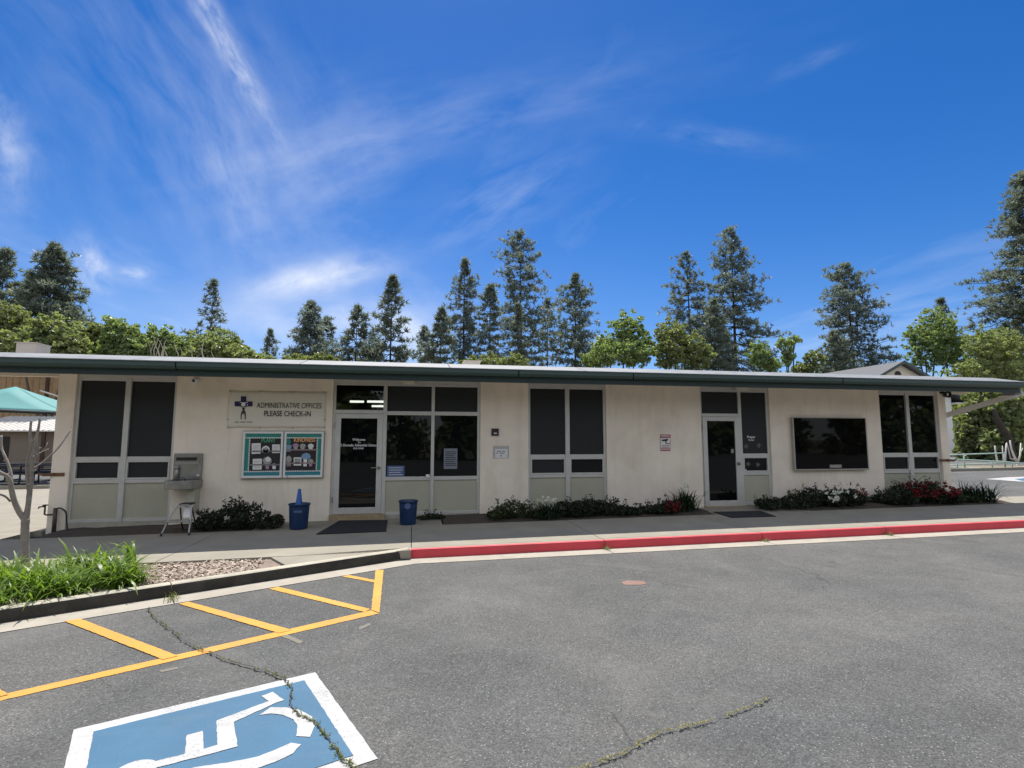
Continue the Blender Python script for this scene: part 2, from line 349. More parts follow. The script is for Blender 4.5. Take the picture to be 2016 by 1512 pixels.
M = dict(
    asphalt=asphalt_mat(), stucco=stucco_mat(),
    concrete=mat('concrete', (.275, .255, .213), .9, .10, 1.7, .35, 90, stain=(2.2, .35, (.22, .20, .17)), spec=.15),
    kerb=mat('kerb_concrete', (.42, .39, .32), .9, .16, 3, .5, 70, stain=(4, .4, (.20, .19, .16)), spec=.2),
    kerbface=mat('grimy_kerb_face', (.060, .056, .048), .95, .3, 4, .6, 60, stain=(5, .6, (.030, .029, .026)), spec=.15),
    gutter=mat('gutter_concrete', (.35, .32, .27), .86, .12, 2, .4, 80, stain=(3, .5, (.24, .23, .20)), spec=.3),
    joint=mat('joint_dirt', (.045, .042, .038), .95),
    red=paint_mat('red_kerb_paint', (.62, .055, .075), .45, (.26, .09, .08)),
    yellow=paint_mat('yellow_road_paint', (.56, .275, .03), .4),
    blue=paint_mat('blue_road_paint', (.030, .115, .205), .25, (.12, .16, .2)),
    white_road=paint_mat('white_road_paint', (.43, .43, .425), .6, (.18, .18, .18)),
    orange=paint_mat('orange_mark_paint', (.20, .105, .08), 1.0, (.16, .15, .145)),
    oldyellow=paint_mat('ghost_paint', (.140, .128, .100), 1.0, (.16, .158, .155)),
    green=mat('green_fascia', (.022, .052, .044), .45, .15, 2),
    darkgreen=mat('dark_green_fascia', (.011, .028, .027), .5, .12, 2),
    flash=mat('roof_flashing', (.205, .215, .22), .6, .22, 3, metal=.0, stain=(9, .6, (.15, .15, .15))),
    roof=mat('roof_membrane', (.40, .40, .39), .9, .1, 2, .3, 60),
    soffit=mat('soffit', (.62, .58, .50), .8, .08, 3),
    cream=mat('cream_beam', (.62, .56, .45), .7, .08, 3),
    alu=mat('aluminium', (.57, .56, .53), .42, .06, 6, metal=.25),
    white=mat('white_paint', (.76, .76, .74), .5, .05, 5),
    panel=mat('grey_green_panel', (.44, .42, .325), .6, .06, 2.5),
    glass=glass_mat('dark_glass'), screen=mat('solar_screen', (.016, .018, .020), .55, .12, 1.5, spec=.35),
    clear=clear_glass(),
    black=mat('black_plastic', (.012, .012, .013), .4), rubber=mat('rubber', (.018, .018, .02), .8, .2, 30, .4, 200),
    steel=mat('stainless', (.30, .30, .285), .38, .15, 8, metal=.8), tube=mat('tube_metal', (.36, .35, .33), .4, .1, 12, metal=.6),
    rust=mat('rusty_metal', (.16, .085, .045), .8, .3, 20), bronze=mat('old_pipe', (.075, .06, .05), .6, .3, 20),
    soil=mat('bed_soil', (.055, .042, .032), .95, .3, 9, .8, 40),
    mulch=mat('mulch_ground', (.21, .165, .135), .95, .3, 14, .6, 60),
    binblue=mat('blue_bin', (.006, .030, .095), .4, .12, 5), coneblue=mat('blue_cone', (.010, .085, .33), .45, .06, 6),
    mat=mat('door_mat', (.012, .014, .020), .95, .25, 60, .8, 220), wood=mat('threshold_wood', (.36, .27, .16), .7, .2, 12),
    banner=mat('banner_vinyl', (.74, .695, .59), .5, .05, 3), ink=mat('black_ink', (.015, .012, .01), .6), navy=mat('navy_ink', (.018, .010, .085), .6),
    whiteink=mat('white_vinyl', (.80, .80, .80), .5, .03), paper=mat('paper', (.74, .74, .72), .7, .05, 10),
    teal=mat('teal_border', (.02, .24, .20), .6, .2, 20), tealblue=mat('teal_blue_border', (.03, .22, .27), .6, .2, 20),
    boardblack=mat('board_black', (.03, .026, .03), .8), ledge=mat('paper_shelf', (.20, .19, .19), .8, .2, 8), ledge2=mat('rose_shelf', (.30, .22, .22), .8, .2, 8),
    greenink=mat('green_letters', (.09, .36, .20), .6), orangeink=mat('orange_letters', (.72, .38, .16), .6),
    pink=mat('pink_print', (.42, .25, .36), .7, .3, 40), blueprint=mat('blue_print', (.20, .34, .50), .7, .3, 40), greyprint=mat('grey_print', (.36, .36, .33), .7, .4, 60),
    signred=mat('sign_red', (.33, .03, .05), .5), signblue=mat('sign_blue', (.07, .12, .26), .5, .1),
    bark=mat('grey_bark', (.215, .19, .165), .9, .22, 12, .7, 45, stain=(9, .5, (.36, .34, .31))),
    pinebark=mat('pine_bark', (.055, .042, .034), .95, .3, 3), oakbark=mat('oak_bark', (.085, .075, .06), .95, .3, 3),
    palewood=mat('pale_branch', (.55, .50, .43), .8, .15, 8),
    needle=leaf_mat('pine_needles', (.105, .130, .112), (.265, .300, .250), .52, .45, .4, (1.0, 1.06, .82)),
    needle2=leaf_mat('blue_pine_needles', (.110, .140, .130), (.275, .315, .285), .52, .45, .4, (1.0, 1.06, .86)),
    oak=leaf_mat('oak_leaves', (.15, .185, .09), (.34, .38, .20), .5, .45, .5), oak2=leaf_mat('olive_leaves', (.12, .145, .07), (.31, .34, .17), .5, .4, .6),
    oak3=leaf_mat('fresh_leaves', (.155, .21, .095), (.33, .40, .20), .5, .45, .5),
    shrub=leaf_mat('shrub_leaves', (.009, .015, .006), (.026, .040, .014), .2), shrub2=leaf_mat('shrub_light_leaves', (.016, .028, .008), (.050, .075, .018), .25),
    strap=leaf_mat('strap_leaves', (.014, .030, .015), (.038, .068, .028), .25), lily=leaf_mat('lily_leaves', (.085, .155, .022), (.230, .340, .060), .45, .4),
    redleaf=leaf_mat('red_flowers', (.10, .005, .009), (.25, .012, .020), .2), whiteflower=leaf_mat('white_flowers', (.70, .70, .66), (.82, .82, .80), .2),
    weedpale=leaf_mat('dry_weeds', (.22, .21, .07), (.40, .36, .16), .3), weed=leaf_mat('weeds', (.10, .125, .03), (.20, .205, .06), .3), drybark=leaf_mat('bark_chips', (.20, .15, .12), (.58, .49, .41), 0, .9),
    tealcloth=mat('teal_canvas', (.075, .24, .235), .7, .05, 2), brownwood=mat('brown_siding', (.36, .235, .125), .8, .22, 5),
    metalroof=mat('white_metal_roof', (.66, .64, .60), .5, .06, 2), tan=mat('tan_siding', (.22, .18, .145), .8, .08, 4), darkwood=mat('dark_post', (.06, .03, .02), .8),
    table=mat('dark_table_coating', (.020, .026, .045), .35, .1, 6), tablepale=mat('worn_seat_edge', (.35, .37, .4), .5),
    shingle=mat('grey_shingles', (.12, .125, .135), .9, .2, 8, .5, 30), bgwhite=mat('white_siding', (.66, .68, .68), .7, .05, 2), bgcream=mat('cream_gable', (.74, .68, .58), .8, .05, 2),
    trimdark=mat('dark_trim', (.055, .075, .08), .6), rail=mat('pale_green_rail', (.42, .54, .50), .45, .08, 4), lime=mat('limewashed_bark', (.62, .60, .56), .9, .12, 10),
    dirt=mat('dirt_ground', (.20, .165, .115), .95, .3, .4, .4, 8, stain=(.25, .8, (.085, .11, .035))), hvac=mat('hvac_paint', (.62, .56, .49), .6, .06, 4),
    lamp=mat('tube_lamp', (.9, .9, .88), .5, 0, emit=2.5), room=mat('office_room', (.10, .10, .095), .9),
    bulb=mat('lens_white', (.75, .75, .7), .3), tvscreen=glass_mat('tv_screen', .015, (.003, .003, .004), .16), tvframe=mat('tv_cabinet', (.40, .37, .33), .55, .08, 8),
)

# ------------------------------------------------------------------ ground, road, pavement
def sheet(name, poly, dz, m, parent=None, **props):
    b = MB(); b.add([(p[0], p[1], gz(p[0])+dz) for p in poly], [tuple(range(len(poly)))]); return b.build(name, m, parent, **props)
def strip_z(name, x0, x1, y0, y1, dz, m, n=1, **props):
    b = MB(); xs = [x0+(x1-x0)*i/n for i in range(n+1)]
    b.add([(x, y, gz(x)+dz) for x in xs for y in (y0, y1)], [(2*i, 2*i+2, 2*i+3, 2*i+1) for i in range(n)]); return b.build(name, m, **props)
b = MB(); xs = [-500, -40, 40, 500]; ys = [-500, -60, 200, 900]
b.add([(x, y, gz(x)-.30) for y in ys for x in xs], [(4*j+i, 4*j+i+1, 4*j+i+5, 4*j+i+4) for j in range(3) for i in range(3)])
b.build('ground', M['dirt'], kind='structure')
road = strip_z('road', -39, 39, -40, 0, ROAD, M['asphalt'], kind='structure')
KX = 0.02
kerb_corner = on(806, 1082); KY = kerb_corner.y
def kerb_y(x): return KY if x > KX else None
# left kerb: straight to the left and towards the street
KL = on(0, 1200.3); KLd = (KL-kerb_corner); KLd.z = 0; KLd.normalize(); KLn = Vector((-KLd.y, KLd.x, 0))   # points back to the bed
if KLn.y < 0: KLn = -KLn
KR1 = on(2016, 1025); KRd = Vector((1, (KR1.y-KY)/(KR1.x-kerb_corner.x), 0)).normalized(); KRn = Vector((-KRd.y, KRd.x, 0))
kc = Vector((kerb_corner.x, kerb_corner.y, 0))
def kpt(side, s, w):
    """s metres along the kerb from its corner, w metres behind its face"""
    d, n = (KRd, KRn) if side > 0 else (KLd, KLn); p = kc+d*s+n*w
    if s == 0:   # mitre
        bis = (KRn+KLn).normalized(); p = kc+bis*(w/bis.dot(KRn))
    return p
kerb = D.objects.new('kerb', None); COL.objects.link(kerb); kerb['kind'] = 'structure'
gut = D.objects.new('gutter', None); COL.objects.link(gut); gut['kind'] = 'structure'
def kerb_piece(side, s0, s1, red):
    g = .006
    a0 = s0+(g if s0 > 0 else 0); a1 = s1-g
    prof = [(.0, ROAD-.05), (.012, -.03), (.022, -.008), (.045, 0), (.075, .001), (.155, 0), (.155, ROAD-.05)]
    b = MB(); n = 7; ss = [a0+(a1-a0)*i/3 for i in range(4)]
    for s in ss:
        for w, z in prof:
            p = kpt(side, s, w); b.v.append((p.x, p.y, gz(p.x)+z+random.uniform(-.0012, .0012)))
    for i in range(3):
        for k in range(6):
            f = (i*n+k, (i+1)*n+k, (i+1)*n+k+1, i*n+k+1) if side > 0 else (i*n+k+1, (i+1)*n+k+1, (i+1)*n+k, i*n+k)
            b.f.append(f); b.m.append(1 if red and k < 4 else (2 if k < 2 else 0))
    b.f += [tuple(range(n)), tuple(range(3*n, 4*n))[::-1]]; b.m += [1 if red else 0]*2
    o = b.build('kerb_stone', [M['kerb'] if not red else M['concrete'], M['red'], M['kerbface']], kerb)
    if red: o['label'] = 'red painted kerb section'
    b = MB()
    for s in (a0, a1):
        for w, z in ((-.37, ROAD+.006), (-.001, ROAD+.002)):
            p = kpt(side, s, w); b.v.append((p.x, p.y, gz(p.x)+z))
    b.f.append((0, 2, 3, 1) if side > 0 else (1, 3, 2, 0)); b.m.append(0)
    b.build('gutter_slab', M['gutter'], gut)
jr = [0, 3.12, 5.98, 8.5, 11.9, 15, 18, 21, 24, 27, 30]
for a, c in zip(jr, jr[1:]): kerb_piece(1, a, c, True)
jl = [0, 3.05, 6.1, 9.1, 12, 15]
for a, c in zip(jl, jl[1:]): kerb_piece(-1, a, c, False)
# dirt under the joints
b = MB()
for side, js in ((1, jr), (-1, jl)):
    for s in js[1:]:
        for w0, w1, z in ((-.37, .0, ROAD+.001),):
            P = [kpt(side, s-.02, w0), kpt(side, s+.02, w0), kpt(side, s+.02, w1), kpt(side, s-.02, w1)]
            b.add([(p.x, p.y, gz(p.x)+z) for p in P], [(0, 1, 2, 3)])
b.build('joint_dirt', M['joint'], gut)
# pavement slabs
side = D.objects.new('pavement', None); COL.objects.link(side); side['kind'] = 'structure'
def slab(poly, m=None):
    """poly in x,y; shrunk a touch for the joint and given thickness"""
    cx = sum(p[0] for p in poly)/len(poly); cy = sum(p[1] for p in poly)/len(poly)
    q = []
    for p in poly:
        d = Vector((cx-p[0], cy-p[1])); q.append((p[0]+d.x/max(abs(d.x), .01)*.006, p[1]+d.y/max(abs(d.y), .01)*.006))
    b = MB(); b.prism([(x, y, gz(x)) for x, y in q], (0, 0, -.12)); return b.build('paving_slab', m or M['concrete'], side)
def kb(x):   # back edge of the right kerb at x
    return kc.y+KRn.y*.157+(x-kc.x-KRn.x*.157)*KRd.y/KRd.x
xs_ = [0.02, 3.1, 5.95, 8.5, 11.9, 15, 18, 21, 25]
BEDY = -1.12
for a, c in zip(xs_, xs_[1:]):
    if c <= 15: slab([(a, kb(a)), (c, kb(c)), (c, BEDY), (a, BEDY)])
    else: slab([(a, kb(a)), (c, kb(c)), (c, -.9), (a, -.9)])
# in front of the two doors the paving runs to the wall
slab([(-2.9, BEDY), (.62, BEDY), (.62, .02), (-2.9, .02)]); slab([(6.45, BEDY), (8.75, BEDY), (8.75, .02), (6.45, .02)])
mtip = on(533, 1097); mb0 = on(268, 1109); mb_l = on(0, 1121)
back_d = (mtip-mb_l)
my = lambda x: mb_l.y+(x-mb_l.x)*back_d.y/back_d.x
slab([(-3.45, my(-3.45)), (0.02, my(-.3)+.05), (0.02, BEDY), (-3.45, BEDY)])
slab([(-6.95, my(-6.95)), (-3.45, my(-3.45)), (-3.45, -.95), (-6.95, -.95)])
slab([(-3.45, BEDY), (-2.9, BEDY), (-2.9, -.95), (-3.45, -.95)])
slab([(-11, my(-11)), (-6.95, my(-6.95)), (-6.95, -.1), (-11, -.1)])
slab([(-15, my(-15)), (-11, my(-11)), (-11, -.1), (-15, -.1)])
for y0, y1 in ((-.1, 3), (3, 6.2)):
    slab([(-11, y0), (-6.8, y0), (-6.8, y1), (-11, y1)]); slab([(-15, y0), (-11, y0), (-11, y1), (-15, y1)])
# triangle between the bed tip and the kerb corner, grooved strip along the bed
kq = kpt(-1, 3.05, .157); k0 = kpt(-1, 0, .157)
slab([(mtip.x, mtip.y), (kpt(-1, 1.75, .157).x, kpt(-1, 1.75, .157).y), (k0.x, k0.y), (0.02, my(-.3)+.05)])
jp = [kpt(-1, 15, .1), kpt(1, 0, .1), kpt(1, 30, .1)]
sheet('joint_bed', [(p.x, p.y) for p in jp]+[(jp[2].x, -.9), (15.0, -.9), (15.0, 0), (-6.85, 0), (-6.85, 6.2), (-15, 6.2)], -.10, M['joint'], kind='structure')
# planting bed at the left: mulch sheet and chips
bedpoly = [(mtip.x, mtip.y), (my and -15, my(-15)), (kpt(-1, 15, .157).x, kpt(-1, 15, .157).y), (kpt(-1, 1.75, .157).x, kpt(-1, 1.75, .157).y)]
sheet('mulch_bed', bedpoly, -.03, M['mulch'], kind='structure')
# soil beds along the wall
for x0, x1, y0 in ((-6.4, -2.92, -.94), (.64, 6.43, BEDY+.01), (8.77, 14.35, BEDY+.01)):
    b = MB(); n = 14
    b.add([(x0+(x1-x0)*i/n, y, gz(x0+(x1-x0)*i/n)+(.0 if y < y0+.05 else .03+random.uniform(0, .03))-.012) for i in range(n+1) for y in (y0, y0*.66, y0*.33, -.02)],
          [(4*i+k, 4*i+4+k, 4*i+5+k, 4*i+1+k) for i in range(n) for k in range(3)])
    b.build('soil_bed', M['soil'], kind='structure')
# yard behind at the left, car park behind at the right
strip_z('yard_paving', -39, -6.8, 6.22, 14, -.02, M['concrete'], kind='structure')
strip_z('yard_asphalt', -39, -6.8, 14, 22, -.03, M['asphalt'], kind='structure')
strip_z('side_car_park', 13.84, 39.9, .03, 60, -.02, M['asphalt'], 1, kind='structure')
slab([(14.36, BEDY), (15, BEDY), (15, .02), (14.36, .02)]); slab([(15, -.9), (25, -.9), (25, .02), (15, .02)])
# road paint ----------------------------------------------------------
def zo(p, ox=0, oy=1060, s=.40675): return (ox+p[0]*s, oy+p[1]*s)
def ragged(P, step=.035, amp=.0018):
    out = []
    for i in range(len(P)):
        a, c = P[i], P[(i+1) % len(P)]; k = max(1, int((c-a).length/step)); nn = Vector((-(c-a).y, (c-a).x, 0)).normalized()
        for q in range(k): out.append(a.lerp(c, q/k)+nn*random.gauss(0, amp)*(1 if q else .3))
    return out
def paint(name, pts, dz, m, parent, conv=zo, **props):
    P = ragged([on(*conv(p), ROAD) for p in pts])
    b = MB(); b.add([(p.x, p.y, gz(p.x)+ROAD+dz) for p in P], [tuple(range(len(P)))]); o = b.build(name, m, parent, **props)
    # face up
    me = o.data
    if me.polygons[0].normal.z < 0: me.flip_normals()
    return o
S = [[(-60, 802), (1835, 365), (1795, 350), (-60, 774)], [(1818, 155), (1856, 153), (1836, 362), (1797, 348)], [(1655, 186), (1688, 179), (1813, 203), (1812, 215)],
     [(1300, 246), (1346, 236), (1792, 344), (1765, 359)], [(865, 319), (912, 309), (1412, 446), (1350, 461)], [(310, 403), (388, 392), (862, 572), (788, 590)], [(-90, 690), (0, 735), (42, 760), (-30, 777)]]
for i, p in enumerate(S): paint('painted_stripe', p, .004+.0008*i, M['yellow'], road, label='yellow painted no-parking hatching stripe')
for p in ([(1350, 470), (1380, 462), (1470, 500), (1450, 512)], [(1735, 432), (1790, 410), (1795, 420), (1740, 444)], [(770, 640), (860, 622), (865, 632), (780, 650)]):
    paint('paint_ghost', p, .003, M['oldyellow'], road)
paint('orange_mark', [(1222, 1147), (1235, 1143), (1268, 1145), (1274, 1149), (1262, 1152), (1230, 1152)], .004, M['orange'], road, conv=lambda p: p, label='faded orange paint mark')
A, B_, C_ = [on(*zo(p), ROAD) for p in ((357, 928), (1525, 650), (1787, 1011))]
ex = (B_-A); ey = (C_-B_); ex.z = ey.z = 0
ey = ey.normalized()*ex.length*.94
def rect(m0, m1):
    e1 = ex.normalized(); e2 = ey.normalized()
    return [A+e1*m0+e2*m0, B_-e1*m0+e2*m0, B_+ey-e1*m0-e2*m0, A+ey+e1*m0-e2*m0]
def flat(name, P, dz, m, parent, **props):
    P = ragged([Vector((p[0], p[1], 0)) for p in P], .04, .0016)
    b = MB(); b.add([(p[0], p[1], gz(p[0])+ROAD+dz) for p in P], [tuple(range(len(P)))]); o = b.build(name, m, parent, **props)
    if o.data.polygons[0].normal.z < 0: o.data.flip_normals()
    return o
sym = flat('accessible_parking_symbol', rect(0, 0), .004, M['white_road'], road, label='blue and white wheelchair symbol painted on the asphalt')
flat('blue_field', rect(.105, .105), .0075, M['blue'], sym)
fig = [(1265, 770), (1320, 750), (1376, 790), (1335, 803), (1132, 897), (1150, 1015), (985, 1060), (760, 1118), (600, 1165), (560, 1140), (740, 1092), (893, 1052), (905, 960), (980, 940), (985, 1028), (1052, 1008), (1048, 890), (1300, 795)]
paint('figure', fig, .011, M['white_road'], sym)
whl = [(1255, 863), (1310, 825), (1380, 825), (1450, 838), (1510, 870), (1528, 905), (1500, 970), (1433, 966), (1440, 920), (1420, 885), (1370, 862), (1310, 855)]
paint('wheel_arc', whl, .011, M['white_road'], sym)
whl2 = [(1458, 1006), (1418, 1050), (1335, 1090), (1225, 1128), (1080, 1150), (900, 1160), (870, 1140), (940, 1117), (1100, 1095), (1250, 1065), (1355, 1022), (1410, 998)]
paint('wheel_arc', whl2, .011, M['white_road'], sym)
hd = on(*zo((650, 1135)), ROAD); e1 = ex.normalized(); e2 = ey.normalized()
flat('head', [hd+.105*(math.cos(k*math.pi/10)*e1+math.sin(k*math.pi/10)*e2) for k in range(20)], .0115, M['white_road'], sym)
# cracks with weeds -----------------------------------------------------
def crack(pts, w, name, label):
    P = [on(u, v, ROAD) for u, v in pts]; L = []
    for i in range(len(P)-1):
        for k in range(8): L.append(P[i].lerp(P[i+1], k/8))
    L = [p+Vector((random.uniform(-1, 1), random.uniform(-1, 1), 0))*.011 for p in L]
    b = MB(); vs = []
    for i, p in enumerate(L):
        t = (L[min(i+1, len(L)-1)]-L[max(i-1, 0)]); n = Vector((-t.y, t.x, 0)).normalized(); ww = w*random.uniform(.35, 1.2)
        vs += [(*(p+n*ww)[:2], gz(p.x)+ROAD+.0165), (*(p-n*ww)[:2], gz(p.x)+ROAD+.0165)]
    b.add(vs, [(2*i, 2*i+1, 2*i+3, 2*i+2) for i in range(len(L)-1)]); o = b.build(name, M['joint'], road, label=label)
    for f in o.data.polygons:
        if f.normal.z < 0: f.flip()
    return L
c1 = crack([zo(p) for p in ((715, 340), (745, 385), (790, 425), (840, 455), (880, 500), (940, 530), (1000, 555), (1080, 590), (1200, 625), (1300, 655), (1385, 690), (1415, 740), (1405, 810), (1440, 865), (1520, 890), (1560, 940), (1600, 1000), (1640, 1060), (1700, 1111), (1740, 1150))], .0065, 'crack', 'weedy crack across the symbol')
c2 = crack([(1000+x*.504, 1250+y*.504) for x, y in ((1025, 245), (980, 275), (900, 305), (800, 340), (700, 365), (620, 380), (540, 415), (460, 465), (380, 500), (310, 520), (230, 550))], .0035, 'crack', 'dry weedy crack')
def blades(pts, n, L0, L1, w, spread, m, name, parent=None, up=.6, seg=4, label=None, **props):
    """curved leaf blades growing from points: pts is (k,3)"""
    pts = np.array([tuple(p) for p in pts]); base = pts[rng.integers(0, len(pts), n)] + np.c_[rng.normal(0, spread, (n, 2)), np.zeros(n)]
    az = rng.uniform(0, 2*np.pi, n); L = rng.uniform(L0, L1, n); el = np.clip(rng.normal(up, .22, n), .15, 1.0)*np.pi/2
    V = []; d = np.c_[np.cos(az), np.sin(az)]; sidev = np.c_[-np.sin(az), np.cos(az), np.zeros(n)]
    p = base.copy(); ww = np.array([.75, 1, .9, .6, .08]) if seg == 4 else np.array([.9, 1, .1])
    droop = rng.uniform(.25, .62, n)
    for i in range(seg+1):
        V.append(p-sidev*(w*ww[i]*rng.uniform(.8, 1.2, n))[:, None]); V.append(p+sidev*w*ww[i])
        e = el-i*droop
        p = p+np.c_[d*(np.cos(e)*L/seg)[:, None], np.sin(e)*L/seg]
    V = np.stack(V, 1).reshape(-1, 3); k = 2*(seg+1)
    q = np.array([[2*i, 2*i+1, 2*i+3, 2*i+2] for i in range(seg)]); Q = (np.arange(n)[:, None, None]*k+q[None]).reshape(-1, 4)
    o = np_mesh(name, V, Q, m, parent, np.repeat(rng.uniform(0, 1, n), seg), **props)
    if label: o['label'] = label
    return o
up_ = lambda L: [(p.x, p.y, gz(p.x)+ROAD+.015) for p in L]
def patches(L, keep, jit):
    P = up_(L); n = len(P); k = np.convolve(rng.uniform(0, 1, n+8), np.ones(5)/5, 'same')[:n]
    return [p for p, q in zip(P, k) if q > keep]
blades(patches(c1, .46, 0), 620, .006, .026, .0028, .009, M['weed'], 'weeds', None, .5, 2, kind='stuff')
blades(patches(c2, .42, 0), 800, .005, .014, .0028, .007, M['weedpale'], 'weeds', None, .5, 2, kind='stuff')
jw = []
for s in jr[1:5]: jw += [kpt(1, s+random.uniform(-.03, .03), w) for w in (-.06, -.02, -.1)]
jw += [kpt(-1, 3.05+random.uniform(-.02, .02), w) for w in (-.06, -.02, -.15, -.25)]
blades([(p.x, p.y, gz(p.x)+ROAD+.01) for p in jw], 260, .03, .09, .004, .03, M['weed'], 'weeds', None, .5, 2, kind='stuff')

# ------------------------------------------------------------------ office building
office = thing('office_building', 'long low cream stucco office with green fascia and dark windows', 'building', (0, 0, 0))
WY, WD = -.05, .22     # wall face, wall thickness
ZT = 2.92
def wall(x0, x1, y0=WY, y1=WY+WD, z1=ZT):
    b = MB(); b.box((x0, y0, -.35), (x1, y1, z1)); return b.build('wall', M['stucco'], office, bevel=.008)
for x0, x1 in ((-6.77, -6.46), (-4.67, -1.655), (1.475, 2.56), (4.40, 6.78), (8.62, 11.78), (13.58, 13.82)): wall(x0, x1)
b = MB(); b.box((-6.765, WY+WD, -.35), (-6.55, 9.5, ZT)); b.build('wall', M['stucco'], office)
b = MB(); b.box((13.6, WY+WD, -.35), (13.815, 9.5, ZT)); b.build('wall', M['stucco'], office)
b = MB(); b.box((-6.55, 9.28, -.35), (13.6, 9.5, ZT)); b.build('wall', M['stucco'], office)
FY0, FY1, GY = .0, .06, .03    # frame front/back, glass plane
def frame_part(name, bars, x0, x1, z0, z1):
    b = MB()
    for a in bars: b.box((a[0], FY0+(a[4] if len(a) > 4 else 0), a[2]), (a[1], FY1+.01*(len(a) > 5), a[3]))
    return b.build(name, M['alu'], office, bevel=.004)
def pane(win, x0, x1, z0, z1, m, name='pane', y=GY):
    b = MB(); b.box((x0, y, z0), (x1, y+.012, z1)); return b.build(name, m, win)
def sash(bars, x0, x1, z0, z1, w=.035, dy=-.012):
    """small operable frame"""
    bars += [(x0, x1, z1-w, z1, dy), (x0, x1, z0, z0+w, dy), (x0, x0+w, z0+w, z1-w, dy), (x1-w, x1, z0+w, z1-w, dy)]
def window(x0, x1, xm, mats_up, mats_lo, zb=.0):
    bars = [(x0, x0+.055, zb, 2.8), (x1-.055, x1, zb, 2.8), (xm-.05, xm+.05, zb, 2.8, -.02), (x0, x1, 2.8, ZT, -.01)]
    for a, c in ((x0+.055, xm-.05), (xm+.05, x1-.055)):
        bars += [(a, c, 2.745, 2.8), (a, c, 1.18, 1.255), (a, c, .74, .81, -.006), (a, c, zb, zb+.06), ]
        sash(bars, a, c, .81, 1.18)
    w = frame_part('window', bars, x0, x1, zb, 2.85)
    for k, (a, c) in enumerate(((x0+.055, xm-.05), (xm+.05, x1-.055))):
        pane(w, a-.005, c+.005, 1.25, 2.75, mats_up[k]); pane(w, a+.03, c-.03, .84, 1.15, mats_lo[k]); pane(w, a-.005, c+.005, zb+.055, .745, M['panel'], 'lower_panel', .02)
    return w
SCN, GL = M['screen'], M['glass']
w1 = window(-6.46, -4.67, -5.56, (SCN, SCN), (SCN, SCN), .0)
w3 = window(2.56, 4.40, 3.48, (SCN, SCN), (SCN, GL), .02)
w5 = window(11.78, 13.58, 12.665, (GL, GL), (GL, GL), .05)
# entrance with door
bars = [(-1.655, -1.60, .0, 2.8), (-.62, -.54, 0, 2.8, -.008), (.405, .475, 0, 2.8, -.008), (1.415, 1.475, 0, 2.8), (-1.655, 1.475, 2.8, ZT, -.01), (-1.6, -.62, 2.14, 2.22), (-1.6, -.62, 2.745, 2.8)]
cols = ((-.54, .405), (.475, 1.415))
for a, c in cols: bars += [(a, c, 2.745, 2.8), (a, c, 2.115, 2.2), (a, c, .72, .80, -.006), (a, c, 0, .06)]
w2 = frame_part('window', bars, 0, 0, 0, 0)
pane(w2, -1.605, -.615, 2.215, 2.75, M['clear'])
for k, (a, c) in enumerate(cols):
    pane(w2, a-.005, c+.005, 2.195, 2.75, SCN); pane(w2, a-.005, c+.005, .795, 2.12, GL); pane(w2, a-.005, c+.005, .055, .725, M['panel'], 'lower_panel', .02)
# second door with side light
bars = [(6.78, 6.835, .0, 2.8), (7.80, 7.88, 0, 2.8, -.008), (8.56, 8.62, 0, 2.8), (6.78, 8.62, 2.8, ZT, -.01), (6.835, 7.80, 2.14, 2.22), (6.835, 7.80, 2.745, 2.8), (7.88, 8.56, 2.745, 2.8), (7.88, 8.56, 1.18, 1.255), (7.88, 8.56, .74, .81, -.006), (7.88, 8.56, .02, .09)]
sash(bars, 7.88, 8.56, .81, 1.18)
w4 = frame_part('window', bars, 0, 0, 0, 0)
pane(w4, 6.83, 7.805, 2.215, 2.75, SCN); pane(w4, 7.875, 8.565, 1.25, 2.75, SCN); pane(w4, 7.91, 8.53, .84, 1.15, GL); pane(w4, 7.875, 8.565, .085, .745, M['panel'], 'lower_panel', .02)
def door(x0, x1, z0, z1, st, label, lever):
    b = MB()
    for a in ((x0, x0+st, z0, z1), (x1-st, x1, z0, z1), (x0+st, x1-st, z1-st*.85, z1), (x0+st, x1-st, z0, z0+.13)): b.box((a[0], -.018, a[2]), (a[1], .045, a[3]))
    d = b.build('door', M['alu'], office, bevel=.005, label=label)
    pane(d, x0+st-.005, x1-st+.005, z0+.125, z1-st*.85+.005, M['glass'], 'door_glass', .012)
    b = MB()
    if lever:
        b.lathe((x1-st*.5, -.018, 1.0), [(.001, .03), (.03, .03), (.03, 0)], 14, axis='Y'); b.tube([(x1-st*.5, -.03, 1.0), (x1-st*.5, -.075, 1.0), (x1-st*.5-.04, -.08, 1.0), (x1-st*.5-.16, -.078, .995)], .013, 8)
    else:
        b.lathe((x1-st*.5, -.018, 1.02), [(.001, .06), (.03, .055), (.033, .035), (.015, .02), (.035, .008), (.035, 0)], 14, axis='Y')
    b.build('door_handle', M['steel'], d, smooth=True)
    for z in (z0+.3, z1-.25):
        b = MB(); b.tube([(x0-.012, -.026, z-.06), (x0-.012, -.026, z+.06)], .012, 8); b.build('hinge', M['tube'], d)
    return d
d1 = door(-1.598, -.622, .045, 2.135, .115, 'white framed glass entrance door with white lettering', True)
d2 = door(6.838, 7.798, .02, 2.135, .115, 'white framed glass door with blue notice', False)
for x0, x1, z in ((-1.655, -.54, .045), (6.78, 7.88, .03)):
    b = MB(); b.box((x0, -.10, gz(x0)-.02), (x1, .06, z-.004)); b.build('threshold', M['wood'], office)
# base sill below the panels
for x0, x1 in ((-6.46, -4.67), (-.54, 1.475), (2.56, 4.40), (7.88, 8.62), (11.78, 13.58)):
    b = MB(); b.box((x0, -.035, -.35), (x1, .10, -.002 if x0 < 11 else .045)); b.build('base_sill', M['kerb'], office)
